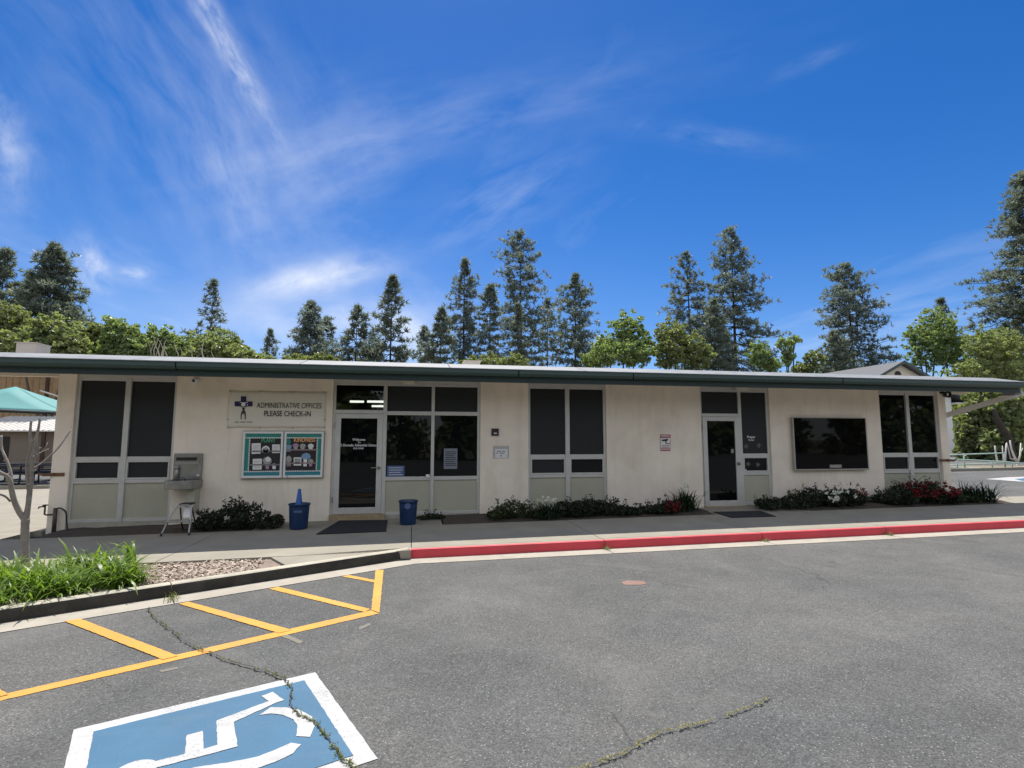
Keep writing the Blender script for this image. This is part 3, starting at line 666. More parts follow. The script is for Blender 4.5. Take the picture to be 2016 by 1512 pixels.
# floor slab, dim office room behind the transom, fluorescent tubes
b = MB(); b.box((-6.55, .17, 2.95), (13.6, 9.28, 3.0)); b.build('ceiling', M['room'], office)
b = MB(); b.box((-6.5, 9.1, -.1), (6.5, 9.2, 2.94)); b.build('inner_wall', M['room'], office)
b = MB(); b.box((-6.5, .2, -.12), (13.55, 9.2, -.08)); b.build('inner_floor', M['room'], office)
for v, us in ((790.5, ((689, 716), (723, 756))), (799.5, ((689, 724), (732, 756))), (806.8, ((689, 731), (737, 756)))):
    for ua, uc in us:
        P = []
        for u in (ua, uc):
            d = ray(u, v); P.append(CAM+d*((2.84-CAM.z)/d.z))
        P[1].y = P[0].y; b = MB(); b.tube(P, .035, 8); b.box((P[0].x, P[0].y-.08, 2.89), (P[1].x, P[0].y+.08, 2.94), 1); b.build('tube_light', [M['lamp'], M['room']], office)
# canopy, fascia, gutter, roof
YC = -1.2
pe = at(2008, 765, YC); XR = pe.x; XL = -10.5
zb_ = at(0, 733, YC).z; zs_ = at(0, 722, YC).z; zt_ = at(0, 705.6, YC).z; zf_ = at(0, 693.5, YC+.62).z
print('fascia', XR, zb_, zs_, zt_, zf_)
segs = [XL, -4.2, 2.1, 4.55, 9.6, XR]
for a, c in zip(segs, segs[1:]):
    b = MB(); b.prism([(a, YC, zs_), (a, YC-.10, zs_+.02), (a, YC-.13, zs_+.07), (a, YC-.12, zt_), (a, YC-.10, zt_), (a, YC-.10, zt_-.02), (a, YC, zt_-.02)], (c-a-.022, 0, 0)); b.build('gutter', M['green'], office)
b = MB(); b.box((XL, YC, zb_), (XR, YC+.045, zt_-.03)); b.build('fascia', M['darkgreen'], office)
b = MB(); b.box((XL, YC+.046, ZT+.005), (XR, -.06, ZT+.03)); b.build('soffit', M['soffit'], office)
fs = [XL+i*(XR+.03-XL)/9 for i in range(10)]
for a, c in zip(fs, fs[1:]):
    b = MB(); b.prism([(a, YC-.135, zt_+.002), (a, YC-.135, zt_+.016), (a, YC+.62, zf_), (a, YC+.62, zt_+.002)], (c-a-.014, 0, 0)); b.build('flashing', M['flash'], office)
b = MB(); b.add([(XL, YC+.62, zf_-.003), (XR, YC+.62, zf_-.003), (XR, .3, zf_), (XL, .3, zf_), (XL, YC+.62, ZT+.035), (XR, YC+.62, ZT+.035), (XR, .3, ZT+.035), (XL, .3, ZT+.035)],
    [(0, 1, 2, 3), (4, 7, 6, 5), (0, 4, 5, 1), (1, 5, 6, 2), (2, 6, 7, 3), (3, 7, 4, 0)]); b.build('canopy_roof', M['roof'], office)
b = MB(); b.box((-6.95, .3, 3.01), (14.0, 9.7, zf_+.003)); b.build('roof', M['roof'], office)
# cream end beams under the canopy, and the raking brace at the right end
for x0, x1, u in ((XL, -6.772, 60), (13.822, XR-.15, 1920)):
    b = MB(); b.box((x0, -.045, ZT-.115), (x1, .10, ZT+.004)); b.build('beam', M['cream'], office)
p0 = at(1858, 819, .03); p1 = at(2014, 773, -1.0); dd = (p1-p0).normalized(); sdv = Vector((dd.y, -dd.x, 0)).normalized()*.05; nn = dd.cross(sdv).normalized()*.065
b = MB(); b.prism([p0-nn-sdv, p1-nn-sdv, p1+nn-sdv, p0+nn-sdv], sdv*2); b.build('brace', M['soffit'], office)
b = MB(); b.box((XR-.10, -1.15, zb_-.05), (XR+.10, -.85, ZT)); b.build('outrigger', M['flash'], office)

# roof-top boxes
hv = at(65, 696, 3.2); hs_ = [at(30, 697, 3.0), at(100, 697, 3.6)]
b = MB(); x0 = at(31, 690, 3.0).x; x1 = at(70, 690, 3.0).x; zt = at(50, 675, 3.0).z; _d = ray(99, 690); y2 = CAM.y+(x1-CAM.x)*_d.y/_d.x
b.box((x0, 3.0, zf_+.004), (x1, y2, zt)); b.box((x0-.02, 2.98, zt), (x1+.02, y2+.02, zt+.02)); tag(b.build('roof_vent_box', M['hvac'], origin=(x0, 3, zf_+.021)), 'large pale box standing on the roof at the left end', 'roof unit', 'boxes on the office roof')
x0 = at(915, 715, 3.0).x; x1 = at(945, 715, 3.0).x; zt = at(930, 712, 3.0).z
b = MB(); b.box((x0, 3.0, zf_+.02), (x1, 3.5, zt)); b.box((x0-.03, 2.97, zt), (x1+.03, 3.53, zt+.03)); tag(b.build('roof_vent_box', M['hvac'], origin=(x0, 3, zf_+.021)), 'low pale vent box just showing over the middle of the roof edge', 'roof unit', 'boxes on the office roof')

# ------------------------------------------------------------------ things on the facade
WF = WY-.001
def wp(u, v, y=WY): return at(u, v, y)
def plate(b, P, q, y, dep, m=0):
    """box on the wall between two pixels' wall points"""
    b.box((min(P.x, q.x), y-dep, min(P.z, q.z)), (max(P.x, q.x), y, max(P.z, q.z)), m); return b
# banner
bl = thing('banner', 'cream vinyl banner reading ADMINISTRATIVE OFFICES PLEASE CHECK-IN', 'banner', wp(545, 843))
x0, x1 = wp(450, 800).x, wp(642, 800).x; z0, z1 = wp(545, 843).z, wp(545, 769.5).z
b = MB(); nx, nz = 30, 10
vs = []
for j in range(nz+1):
    for i in range(nx+1):
        s, t = i/nx, j/nz
        sag = .012*math.sin(s*math.pi*3)**2*(1-t)*.6-.010*abs(math.sin(s*math.pi*3))*(t) 
        yy = WY-.012-.010*(math.sin(s*9.4+t*2)*.5+.5)*math.sin(t*math.pi)-.004*math.sin(s*23)*(1-abs(2*t-1))
        vs.append((x0+(x1-x0)*s, yy, z0+(z1-z0)*t+sag))
b.add(vs, [(j*(nx+1)+i, j*(nx+1)+i+1, (j+1)*(nx+1)+i+1, (j+1)*(nx+1)+i) for j in range(nz) for i in range(nx)])
sh = b.build('sheet', M['banner'], bl, smooth=True); sm = sh.modifiers.new('s', 'SOLIDIFY'); sm.thickness = .002
for u, v in ((453, 770), (514, 771), (578, 772), (640, 772.5), (449, 826), (640, 826), (449, 842), (512, 842), (577, 842), (639.5, 842)):
    p = wp(u, v); b = MB(); b.lathe((p.x, WY-.018, p.z), [(.001, .006), (.014, .006), (.016, 0), (.016, -.02)], 10, axis='Y'); b.build('grommet', M['tube'], bl)
TY = WY-.031
p = wp(569.5, 803.5, TY); text_mesh('letters', 'ADMINISTRATIVE OFFICES', (p.x, TY, p.z), .115, M['ink'], bl, width=wp(633, 800, TY).x-wp(506, 800, TY).x, bold=-.004)
p = wp(566, 819.5, TY); text_mesh('letters', 'PLEASE CHECK-IN', (p.x, TY, p.z), .115, M['ink'], bl, width=wp(612, 815, TY).x-wp(520.5, 815, TY).x, bold=.004)
# emblem: purple cross with a pale and a dark figure
def px(u, v, y=TY): p = at(u, v, y); return (p.x, y, p.z)
def shape(b, pts, dep=.002, y=TY, m=0): b.prism([px(u, v, y) for u, v in pts], (0, dep, 0), m); return b
def zb(p): return (440+p[0]*.1389, 750+p[1]*.1389)
b = MB(); shape(b, [zb(p) for p in ((246, 217), (322, 217), (322, 290), (411, 290), (411, 360), (315, 360), (315, 372), (248, 372), (248, 360), (157, 360), (157, 290), (246, 290))]); cr = b.build('emblem_cross', M['navy'], bl)
c = px(*zb((282, 335)), TY-.002); b = MB(); b.lathe(c, [(.0005, .002), (.042, .002), (.042, 0)], 18, axis='Y')
shape(b, [zb(p) for p in ((230, 303), (345, 303), (345, 311), (230, 311))], y=TY-.002); shape(b, [zb(p) for p in ((334, 332), (344, 332), (344, 348), (334, 348))], y=TY-.002); b.build('emblem_figure', M['whiteink'], bl)
b = MB(); c = px(*zb((283, 396))); b.lathe(c, [(.0005, .002), (.026, .002), (.026, 0)], 16, axis='Y')
shape(b, [zb(p) for p in ((243, 545), (246, 470), (256, 435), (275, 415), (291, 415), (308, 435), (314, 470), (314, 545), (303, 545), (299, 480), (290, 448), (268, 448), (258, 480), (254, 545))]); b.build('emblem_figure', M['ink'], bl)
c = px(*zb((279, 462)), TY); b = MB(); b.lathe(c, [(.0005, .002), (.013, .002), (.013, 0)], 12, axis='Y')
for k in range(13):
    if k in (3, 8): continue
    shape(b, [zb((160+k*19.5, 578)), zb((174+k*19.5, 578)), zb((174+k*19.5, 588)), zb((160+k*19.5, 588))])
b.build('caption', M['ink'], bl, kind='stuff')
# notice board ---------------------------------------------------------
nb = thing('notice_board', 'white framed double notice board with teal borders and paper cut-outs', 'notice board', wp(558, 942))
NX0, NX1 = wp(479, 900).x, wp(637, 900).x; NZ0, NZ1 = wp(558, 940).z, wp(558, 849.5).z; XM = wp(559, 900).x; NY = WY-.06
b = MB(); b.box((NX0-.015, WY-.05, NZ0-.02), (NX1+.015, WY, NZ1+.015)); b.build('cabinet', M['tube'], nb)
b = MB()
for a, c in ((NX0, XM-.012), (XM+.012, NX1)):
    for q in ((a, c, NZ1-.045, NZ1), (a, c, NZ0, NZ0+.045), (a, a+.04, NZ0+.045, NZ1-.045), (c-.04, c, NZ0+.045, NZ1-.045)): b.box((q[0], NY-.03, q[2]), (q[1], NY+.01, q[3]))
b.build('frame', M['white'], nb, bevel=.004)
def zy(u, v, y): return px(*zb((u, v)), y)
def bshape(pts, m, name, y, parent, dep=.003):
    b = MB(); b.prism([zy(u, v, y) for u, v in pts], (0, dep, 0)); return b.build(name, m, parent)
boards = []
for a, c, k in ((NX0+.04, XM-.052, 0), (XM+.052, NX1-.04, 1)):
    b = MB(); b.box((a, NY, NZ0+.045), (c, NY+.008, NZ1-.045)); o = b.build('pin_board', M['boardblack'], nb); boards.append(o)
    b = MB(); w = .085
    b.box((a, NY-.004, NZ1-.045-w), (c, NY-.0005, NZ1-.045), 0); b.box((a, NY-.004, NZ0+.045), (c, NY-.0005, NZ0+.045+w), 1)
    if k == 0: b.box((a, NY-.004, NZ0+.045+w), (a+w, NY-.0005, NZ1-.045-w), 0)
    else: b.box((c-w, NY-.004, NZ0+.045+w), (c, NY-.0005, NZ1-.045-w), 0)
    b.build('border', [M['teal'], M['tealblue']], o)
    b = MB()
    for q in range(19):
        xx = a+(c-a)*(q+.5)/19
        for zz in (NZ1-.045-w, NZ0+.045+w): b.box((xx-.013, NY-.006, zz-.013), (xx+.013, NY-.0042, zz+.013))
    for q in range(20):
        zz = NZ0+.045+w+(NZ1-NZ0-.09-2*w)*(q+.5)/20; xx = a+w if k == 0 else c-w
        b.box((xx-.012, NY-.006, zz-.012), (xx+.012, NY-.0042, zz+.012))
    b.build('border_dots', M['paper'], o)
    b = MB()
    for n_, zq in ((1, .60), (2, .2)):
        z = NZ0+.045+w+(NZ1-NZ0-.09-2*w)*(zq if k == 0 else zq+.04); b.box((a+(w if k == 0 else 0), NY-.012, z-.016), (c-(0 if k == 0 else w), NY-.0045, z+.012))
    b.build('shelf_strip', M['ledge'] if k == 0 else M['ledge2'], o)
YB = NY-.010
p = zy(635, 868, YB); text_mesh('letters', 'PLANT', p, .082, M['greenink'], boards[0], width=.27, bold=.03)
p = zy(1148, 862, YB); text_mesh('letters', 'KINDNESS', p, .080, M['orangeink'], boards[1], width=.42, bold=.03)
for pts in (((400, 885), (528, 880), (525, 1030), (398, 1035)), ((690, 900), (800, 900), (798, 1020), (690, 1022)), ((415, 1105), (545, 1100), (540, 1255), (412, 1258))):
    o = bshape(pts, M['paper'], 'paper_note', YB, boards[0])
    b = MB(); n = 5
    for k in range(n):
        f = .2+.6*k/(n-1); u0 = pts[0][0]+18; u1 = pts[1][0]-18; v = pts[0][1]+(pts[3][1]-pts[0][1])*f
        b.prism([zy(u0, v, YB-.001), zy(u1-(k % 2)*18, v, YB-.001), zy(u1-(k % 2)*18, v+6, YB-.001), zy(u0, v+6, YB-.001)], (0, .0008, 0))
    b.build('printed_lines', M['greyprint'], o)
def disc(c, r, m, name, par, ry=None, y=YB):
    cx, _, cz = zy(*c, y); b = MB(); ry = ry or r
    b.prism([(cx+r*math.cos(k*math.pi/8)*(1+.12*math.sin(k*2.7)), y, cz+ry*math.sin(k*math.pi/8)*(1+.1*math.cos(k*3.1))) for k in range(16)], (0, .003, 0)); return b.build(name, m, par)
disc((598, 972), .075, M['paper'], 'paper_flower', boards[0]); disc((598, 985), .055, M['boardblack'], 'paper_flower', boards[0], y=YB-.002); disc((600, 960), .03, M['greyprint'], 'paper_flower', boards[0], y=YB-.003)
disc((620, 1130), .085, M['greyprint'], 'paper_plant', boards[0], .08); disc((630, 1110), .05, M['paper'], 'paper_plant', boards[0], y=YB-.002); bshape(((590, 1185), (650, 1185), (640, 1250), (600, 1250)), M['pink'], 'paper_pot', YB, boards[0])
disc((715, 1195), .04, M['greyprint'], 'paper_plant', boards[0]); bshape(((690, 1210), (745, 1210), (738, 1250), (697, 1250)), M['paper'], 'paper_pot', YB-.001, boards[0])
bshape(((890, 905), (965, 905), (955, 1000), (890, 1000)), M['blueprint'], 'paper_vase', YB, boards[1]); disc((920, 860), .045, M['teal'], 'paper_plant', boards[1], .06)
for c, m1 in (((1022, 915), M['pink']), ((1122, 920), M['greyprint']), ((1237, 920), M['paper'])):
    disc(c, .058, m1, 'paper_plant', boards[1], .045); cx = c[0]; bshape(((cx-30, 935), (cx+30, 935), (cx+22, 985), (cx-22, 985)), M['greyprint'] if m1 is not M['paper'] else M['paper'], 'paper_pot', YB-.001, boards[1])
disc((925, 1110), .055, M['greyprint'], 'paper_plant', boards[1], .07); bshape(((895, 1160), (960, 1160), (955, 1210), (895, 1210)), M['ledge2'], 'paper_pot', YB-.001, boards[1])
o = bshape(((995, 1082), (1105, 1082), (1103, 1200), (993, 1200)), M['paper'], 'paper_note', YB, boards[1]); bshape(((1008, 1098), (1092, 1098), (1090, 1170), (1008, 1172)), M['greyprint'], 'printed_lines', YB-.002, o, .001)
disc((1170, 1070), .09, M['blueprint'], 'paper_plant', boards[1], .07); bshape(((1135, 1110), (1185, 1110), (1180, 1210), (1130, 1210)), M['paper'], 'paper_vase', YB-.001, boards[1])
disc((1235, 1140), .055, M['greyprint'], 'paper_plant', boards[1], .05); bshape(((1210, 1165), (1260, 1165), (1252, 1210), (1215, 1210)), M['pink'], 'paper_pot', YB-.001, boards[1])
b = MB(); xc, _, zc = zy(905, 1355, NY-.03); b.box((xc-.012, NY-.036, zc-.015), (xc+.012, NY-.029, zc+.015)); b.build('lock', M['tube'], nb)
# television ----------------------------------------------------------
T0, T1 = wp(1563, 823, WY-.10), wp(1709, 923, WY-.10)
tv = thing('outdoor_television', 'large black wall-mounted television in a pale weather frame', 'television', (T0.x, WY, T1.z))
tx0, tx1, tz0, tz1 = wp(1565, 880, WY-.1).x, wp(1706.5, 880, WY-.1).x, wp(1640, 923, WY-.1).z, wp(1640, 823.5, WY-.1).z
b = MB(); b.box((tx0+.02, WY-.085, tz0-.0), (tx1-.0, WY, tz1-.02)); b.build('case', M['tvframe'], tv)
b = MB()
for q in ((tx0-.03, tx1+.03, tz1, tz1+.022), (tx0-.03, tx1+.03, tz0-.03, tz0), (tx0-.03, tx0, tz0, tz1), (tx1, tx1+.03, tz0, tz1)): b.box((q[0], WY-.108, q[2]), (q[1], WY-.055, q[3]))
b.build('outer_frame', M['tvframe'], tv, bevel=.006)
b = MB(); b.box((tx0, WY-.102, tz0), (tx1, WY-.086, tz1)); b.build('screen', M['tvscreen'], tv)
b = MB(); b.box((wp(1632, 900, WY-.1).x, WY-.112, wp(1630, 921, WY-.1).z), (wp(1655, 900, WY-.1).x, WY-.1025, wp(1630, 915, WY-.1).z)); b.build('sensor_bar', M['tube'], tv)
# small signs ---------------------------------------------------------
s = thing('warning_sign', 'white and red WARNING sign with a surveillance camera picture', 'sign', wp(1310, 887))
def sg(x, y): return (1280+x*.0397, 840+y*.0397)
SY = WY-.004
b = MB(); shape(b, [sg(*p) for p in ((490, 385), (1010, 385), (1010, 1205), (505, 1205))], .004, SY); b.build('plate', M['paper'], s)
b = MB(); shape(b, [sg(*p) for p in ((490, 385), (1010, 385), (1010, 560), (490, 560))], .001, SY-.0015); shape(b, [sg(*p) for p in ((500, 1080), (1010, 1080), (1010, 1120), (500, 1120))], .001, SY-.0015); shape(b, [sg(*p) for p in ((500, 1150), (1010, 1150), (1010, 1205), (505, 1205))], .001, SY-.0015); shape(b, [sg(*p) for p in ((490, 560), (515, 560), (525, 1080), (500, 1080))], .001, SY-.0015); shape(b, [sg(*p) for p in ((995, 560), (1010, 560), (1010, 1080), (995, 1080))], .001, SY-.0015); b.build('red_band', M['signred'], s)
p = px(*sg(750, 508), SY-.003); text_mesh('letters', 'WARNING', p, .05, M['paper'], s, width=.23, bold=.02, depth=.0008)
b = MB(); shape(b, [sg(*p) for p in ((560, 670), (620, 635), (900, 600), (870, 700), (640, 725), (570, 700))], .001, SY-.0015); shape(b, [sg(*p) for p in ((740, 710), (810, 710), (810, 820), (900, 830), (960, 810), (960, 875), (900, 860), (780, 860))], .001, SY-.0015); b.build('camera_picture', M['ink'], s)
b = MB()
for v in (920, 950, 1005, 1030): shape(b, [sg(590, v), sg(950, v), sg(950, v+16), sg(590, v+16)], .001, SY-.0015)
b.build('printed_lines', M['signred'], s)
# intercom box + paper notice
t = thing('intercom_box', 'small square dark red-brown intercom box with a pale rim', 'intercom', wp(975, 858))
b = MB(); plate(b, wp(966, 843), wp(983, 859.5), WY, .015); b.build('back_plate', M['white'], t)
b = MB(); plate(b, wp(967.3, 843.6), wp(981.5, 857.8), WY-.0155, .035); b.build('box_body', mat('oxblood', (.035, .012, .012), .45), t, bevel=.006)
b = MB(); plate(b, wp(971.5, 852), wp(977.5, 854), WY-.051, .004); b.build('button_plate', M['whiteink'], t)
t = thing('paper_notice', 'white paper notice in a clear sleeve taped to the stucco', 'notice', wp(986, 902))
b = MB(); plate(b, wp(970.5, 878), wp(1002, 902.5), WY, .004); b.build('sleeve', mat('clear_sleeve', (.46, .455, .44), .3, .04), t)
b = MB(); plate(b, wp(975, 884), wp(999, 901.5), WY-.0045, .003); o = b.build('paper_sheet', M['paper'], t)
b = MB()
for u0, u1, v in ((978, 995, 887.5), (977, 996, 891.2)):
    for k in range(8):
        if (k*7+int(v)) % 5 == 0: continue
        a = u0+(u1-u0)*k/8; plate(b, wp(a, v), wp(a+(u1-u0)/10, v+1.6), WY-.008, .001)
plate(b, wp(985.3, 896), wp(987.8, 898.4), WY-.008, .001); b.build('print', M['ink'], t)
# window stickers and papers
def glass_note(name, label, u0, v0, u1, v1, m, lines, cat='notice', header=None, group=None):
    gy = GY-.002; t = thing(name, label, cat, at((u0+u1)/2, v1, gy), group)
    b = MB(); plate(b, at(u0, v0, gy), at(u1, v1, gy), gy, .003); o = b.build('sheet', m, t)
    b = MB()
    for k in range(lines):
        v = v0+(v1-v0)*(.15+.75*k/max(1, lines)); plate(b, at(u0+(u1-u0)*.1, v, gy), at(u1-(u1-u0)*(.1+.12*(k % 3 == 2)), v+(v1-v0)*.035, gy), gy-.0035, .001)
    b.build('print', M['paper'] if header else M['ink'], t); return t
glass_note('blue_notice', 'blue notice sheet low in the entrance window', 762, 917, 796, 941, M['signblue'], 4, header=1)
glass_note('window_notice', 'tall pale blue-grey notice taped inside the right entrance pane', 874, 883, 900, 923, mat('pale_notice', (.20, .22, .27), .6, .05), 8)
glass_note('blue_notice', 'square blue notice behind the second glass door', 1406.5, 863, 1428, 881, M['signblue'], 2, header=1)
glass_note('sticker', 'small white sticker above the blue notice on the glass door', 1412, 856, 1421.5, 861, M['whiteink'], 1)
glass_note('sticker', 'tiny white tag in the corner of the low side-light pane', 1464, 924, 1469.5, 928, M['whiteink'], 1)
dl = d1; yy = .010
for s_, u, v, h, w_ in (('Welcome', 706.5, 867.5, .05, .265), ('To', 707, 872.5, .035, .06), ('El Dorado Adventist School', 706, 878.8, .055, .76), ('622-3560', 705.5, 884.2, .036, .21)):
    p = at(u, v, yy); text_mesh('letters', s_, (p.x, yy, p.z), h, M['whiteink'], dl, width=w_, depth=.001, bold=.015)
# arched writing on the second side light, paper hands below
yy = GY-.003
for s_, u, v, h, w_ in (('Prayer', 1479, 862.5, .06, .22), ('Garden', 1479, 867.5, .035, .15)):
    p = at(u, v, yy); text_mesh('letters', s_, (p.x, yy, p.z), h, M['paper'], w4, width=w_, depth=.001, bold=.02)
for u, v, r in ((1469, 879, .055), (1494, 877, .055), (1473, 913.5, .055), (1492, 914.5, .055)):
    p = at(u, v, yy); b = MB()
    b.prism([(p.x+r*(1+.45*math.cos(5*a))*.8*math.cos(a), yy, p.z+r*(1+.45*math.cos(5*a))*.8*math.sin(a)) for a in [k*math.pi/20 for k in range(40)]], (0, .002, 0)); b.build('paper_hand', mat('brown_paper', (.16, .12, .10), .8), w4)
b = MB(); p = at(1443, 888, -.02); b.box((p.x-.035, .002, p.z-.05), (p.x+.035, .012, p.z+.05)); b.build('keypad', M['steel'], d2)
b = MB(); p = at(842, 938, -.005); b.box((p.x-.04, -.05, p.z-.025), (p.x+.04, -.007, p.z+.045)); b.lathe((p.x, -.05, p.z+.01), [(.001, .02), (.025, .018), (.028, 0)], 12, axis='Y'); tag(b.build('window_sensor', M['white'], origin=(p.x, 0, p.z)), 'small white device on the sill of the entrance window', 'sensor')
# lamps over the doors and cameras under the canopy
for u0, u1, v0, v1, lab in ((793, 817, 749, 757, 'white box lamp over the main entrance window'), (1447, 1473, 761.5, 769, 'white box lamp over the second door')):
    a, c = at(u0, v0, -.12), at(u1, v1, -.12); t = thing('wall_lamp', lab, 'lamp', ((a.x+c.x)/2, 0, c.z), 'box lamps over the doors')
    b = MB(); b.box((a.x, -.16, c.z+.02), (c.x, -.012, a.z+.02)); b.build('housing', M['cream'], t, bevel=.008); b = MB(); b.box((a.x+.01, -.155, c.z), (c.x-.01, -.02, c.z+.019)); b.build('diffuser', M['bulb'], t, bevel=.006)
p = wp(384, 749, WY-.05); t = thing('security_camera', 'white dome camera with black eye high on the wall left of the banner', 'camera', (p.x, WY, p.z))
b = MB(); b.lathe((p.x, WY, p.z), [(.07, 0), (.07, .03), (.06, .045)], 18, axis='Y'); b.build('mount', M['white'], t, smooth=True)
b = MB(); b.lathe((p.x, WY-.045, p.z-.005), [(.058, 0), (.055, .03), (.035, .055), (.001, .065)], 18, axis='Y'); b.build('dome', M['white'], t, smooth=True)
b = MB(); b.lathe((p.x-.008, WY-.075, p.z-.008), [(.034, 0), (.03, .03), (.001, .036)], 14, axis='Y'); b.build('lens', M['black'], t, smooth=True)
p = at(1866, 776.5, -.15); t = thing('floodlight_camera', 'round black lamp with pale lens on the right corner under the canopy', 'lamp', (p.x, WY, p.z))
b = MB(); b.tube([(p.x-.12, WY, p.z+.05), (p.x-.1, -.12, p.z+.05), (p.x, -.10, p.z)], .03, 8); b.build('arm', M['black'], t)
b = MB(); b.lathe((p.x, -.06, p.z), [(.001, -.02), (.06, 0), (.085, .07), (.09, .12), (.075, .12), (.07, .10)], 18, axis='Y'); b.build('housing', M['black'], t, smooth=True)
b = MB(); b.lathe((p.x, -.10, p.z), [(.05, 0), (.045, .045), (.001, .055)], 14, axis='Y'); b.build('lens', M['bulb'], t, smooth=True)
# corner brackets
for u, v, sgn, lab in ((112, 934, -1, 'rusty bracket stub on the left corner of the wall'), (1862, 906, 1, 'rusty bracket stub on the right corner of the wall')):
    p = at(u, v, WY-.02); t = thing('corner_bracket', lab, 'bracket', (p.x, WY, p.z), 'rusty corner brackets')
    b = MB(); b.box((p.x-.16, WY-.022, p.z-.035), (p.x+.12, WY-.001, p.z+.03)); b.build('plate', M['rust'], t, bevel=.006)
    b = MB(); b.tube([(p.x+sgn*.05, WY-.02, p.z), (p.x+sgn*.2, WY-.06, p.z-.01), (p.x+sgn*.30, WY-.05, p.z+.02)], [.03, .025, .02], 7); b.build('hook', M['rust'], t)
# tap and hose -------------------------------------------------------
bs = at(106, 1043, -.12); t = thing('water_tap', 'old standpipe with tap at the left corner of the building', 'tap', (bs.x, -.12, gz(bs.x)))
z = gz(bs.x); b = MB(); b.tube([(bs.x, -.12, z-.05), (bs.x, -.12, z+.42)], .035, 8); b.tube([(bs.x, -.12, z+.30), (bs.x-.14, -.14, z+.30), (bs.x-.16, -.15, z+.31), (bs.x-.16, -.15, z+.47)], .016, 8); b.build('pipe', M['bronze'], t, smooth=True)
b = MB(); b.lathe((bs.x-.16, -.15, z+.47), [(.001, 0), (.045, .003), (.045, .02), (.001, .025)], 10); b.tube([(bs.x-.16, -.15, z+.46), (bs.x-.25, -.17, z+.45), (bs.x-.255, -.17, z+.42)], .014, 7); b.build('valve', M['bronze'], t)
hp = [(bs.x, -.12, z+.40), (bs.x+.10, -.16, z+.42), (bs.x+.22, -.2, z+.34), (bs.x+.28, -.25, z+.12), (bs.x+.4, -.35, z+.03), (bs.x+.9, -.5, z+.02), (bs.x+1.5, -.42, z+.03), (bs.x+1.9, -.55, z+.02), (bs.x+2.3, -.42, z+.04), (bs.x+2.6, -.3, z+.03), (bs.x+3.0, -.4, z+.03)]
from mathutils.geometry import interpolate_bezier
def smooth_path(P, n=5):
    P = [Vector(p) for p in P]; out = []
    for i in range(len(P)-1):
        a = P[max(i-1, 0)]; b_, c = P[i], P[i+1]; d = P[min(i+2, len(P)-1)]
        for k in range(n):
            s = k/n; out.append(.5*((2*b_)+(c-a)*s+(2*a-5*b_+4*c-d)*s*s+(3*b_-a-3*c+d)*s**3))
    out.append(P[-1]); return out
b = MB(); b.tube(smooth_path(hp), .014, 7); tag(b.build('garden_hose', M['rubber'], origin=(bs.x+.3, -.3, z), smooth=True), 'black garden hose lying on the soil under the left window', 'hose')
# drinking fountain ---------------------------------------------------
f0 = wp(341, 893, WY-.1); f1 = wp(394, 945, WY-.1); fx0, fx1 = f0.x, f1.x; zbs = wp(390, 944, WY-.1).z
fo = thing('drinking_fountain', 'stainless wall-mounted drinking fountain beside the left window', 'drinking fountain', ((fx0+fx1)/2, WY, zbs-.6))
b = MB(); b.box((fx0, WY-.07, zbs), (fx1, WY, f0.z)); b.build('backsplash', M['steel'], fo, bevel=.012)
b = MB(); b.box((fx0+.05, WY-.078, f0.z-.14), (fx1-.09, WY-.071, f0.z-.075)); b.build('slot', M['black'], fo, bevel=.004)
b = MB(); b.box((fx0+.03, WY-.082, f0.z-.205), (fx1-.05, WY-.071, f0.z-.175)); b.build('trim', M['tube'], fo)
bw0, bw1 = at(322, 955, WY-.45).x, at(388, 955, WY-.3).x
b = MB(); ou = []; n = 10
zt = zbs+.0; zb0 = zbs-.16
rim = [(fx0-.02, WY-.02), (fx0-.04, WY-.30), (fx0+.03, WY-.44), (fx0+.15, WY-.5), (fx1-.15, WY-.5), (fx1-.03, WY-.44), (fx1+.02, WY-.30), (fx1+.02, WY-.02)]
inn = [((x-(fx0+fx1)/2)*.86+(fx0+fx1)/2, (y-(WY-.24))*.84+WY-.24) for x, y in rim]; k = len(rim)
vs = [(x, y, zb0) for x, y in rim]+[(x, y, zt) for x, y in rim]+[(x, y, zt) for x, y in inn]+[((x-(fx0+fx1)/2)*.6+(fx0+fx1)/2, (y-WY+.24)*.6+WY-.24, zt-.09) for x, y in inn]
fc = [tuple(range(k))]+[(i, i+k, (i+1) % k+k, (i+1) % k) for i in range(k)]+[(i+k, i+2*k, (i+1) % k+2*k, (i+1) % k+k) for i in range(k)]+[(i+2*k, i+3*k, (i+1) % k+3*k, (i+1) % k+2*k) for i in range(k)]+[tuple(range(3*k, 4*k))[::-1]]
b.add(vs, fc); b.build('basin', M['steel'], fo, bevel=.008)
xc = (fx0+fx1)/2
b = MB(); b.tube([(xc+.05, WY-.28, zt-.02), (xc+.05, WY-.28, zt+.04), (xc+.02, WY-.31, zt+.075), (xc-.01, WY-.33, zt+.07)], .016, 8); b.build('spout', M['steel'], fo, smooth=True)
b = MB(); b.tube([(xc-.17, WY-.10, zt+.02), (xc-.17, WY-.11, zt+.22)], .03, 10); b.lathe((xc-.17, WY-.11, zt+.24), [(.001, -.03), (.04, -.02), (.045, .01), (.001, .03)], 12); b.build('bottle_filler', M['tube'], fo, smooth=True)
b = MB(); b.lathe((fx1-.05, WY-.07, zt+.08), [(.001, .03), (.028, .026), (.03, 0)], 12, axis='Y'); b.build('push_button', M['alu'], fo)
b = MB(); b.box((fx1-.16, WY-.30, zb0-.46), (fx1-.02, WY-.002, zb0-.002)); b.build('side_housing', M['panel'], fo, bevel=.01)
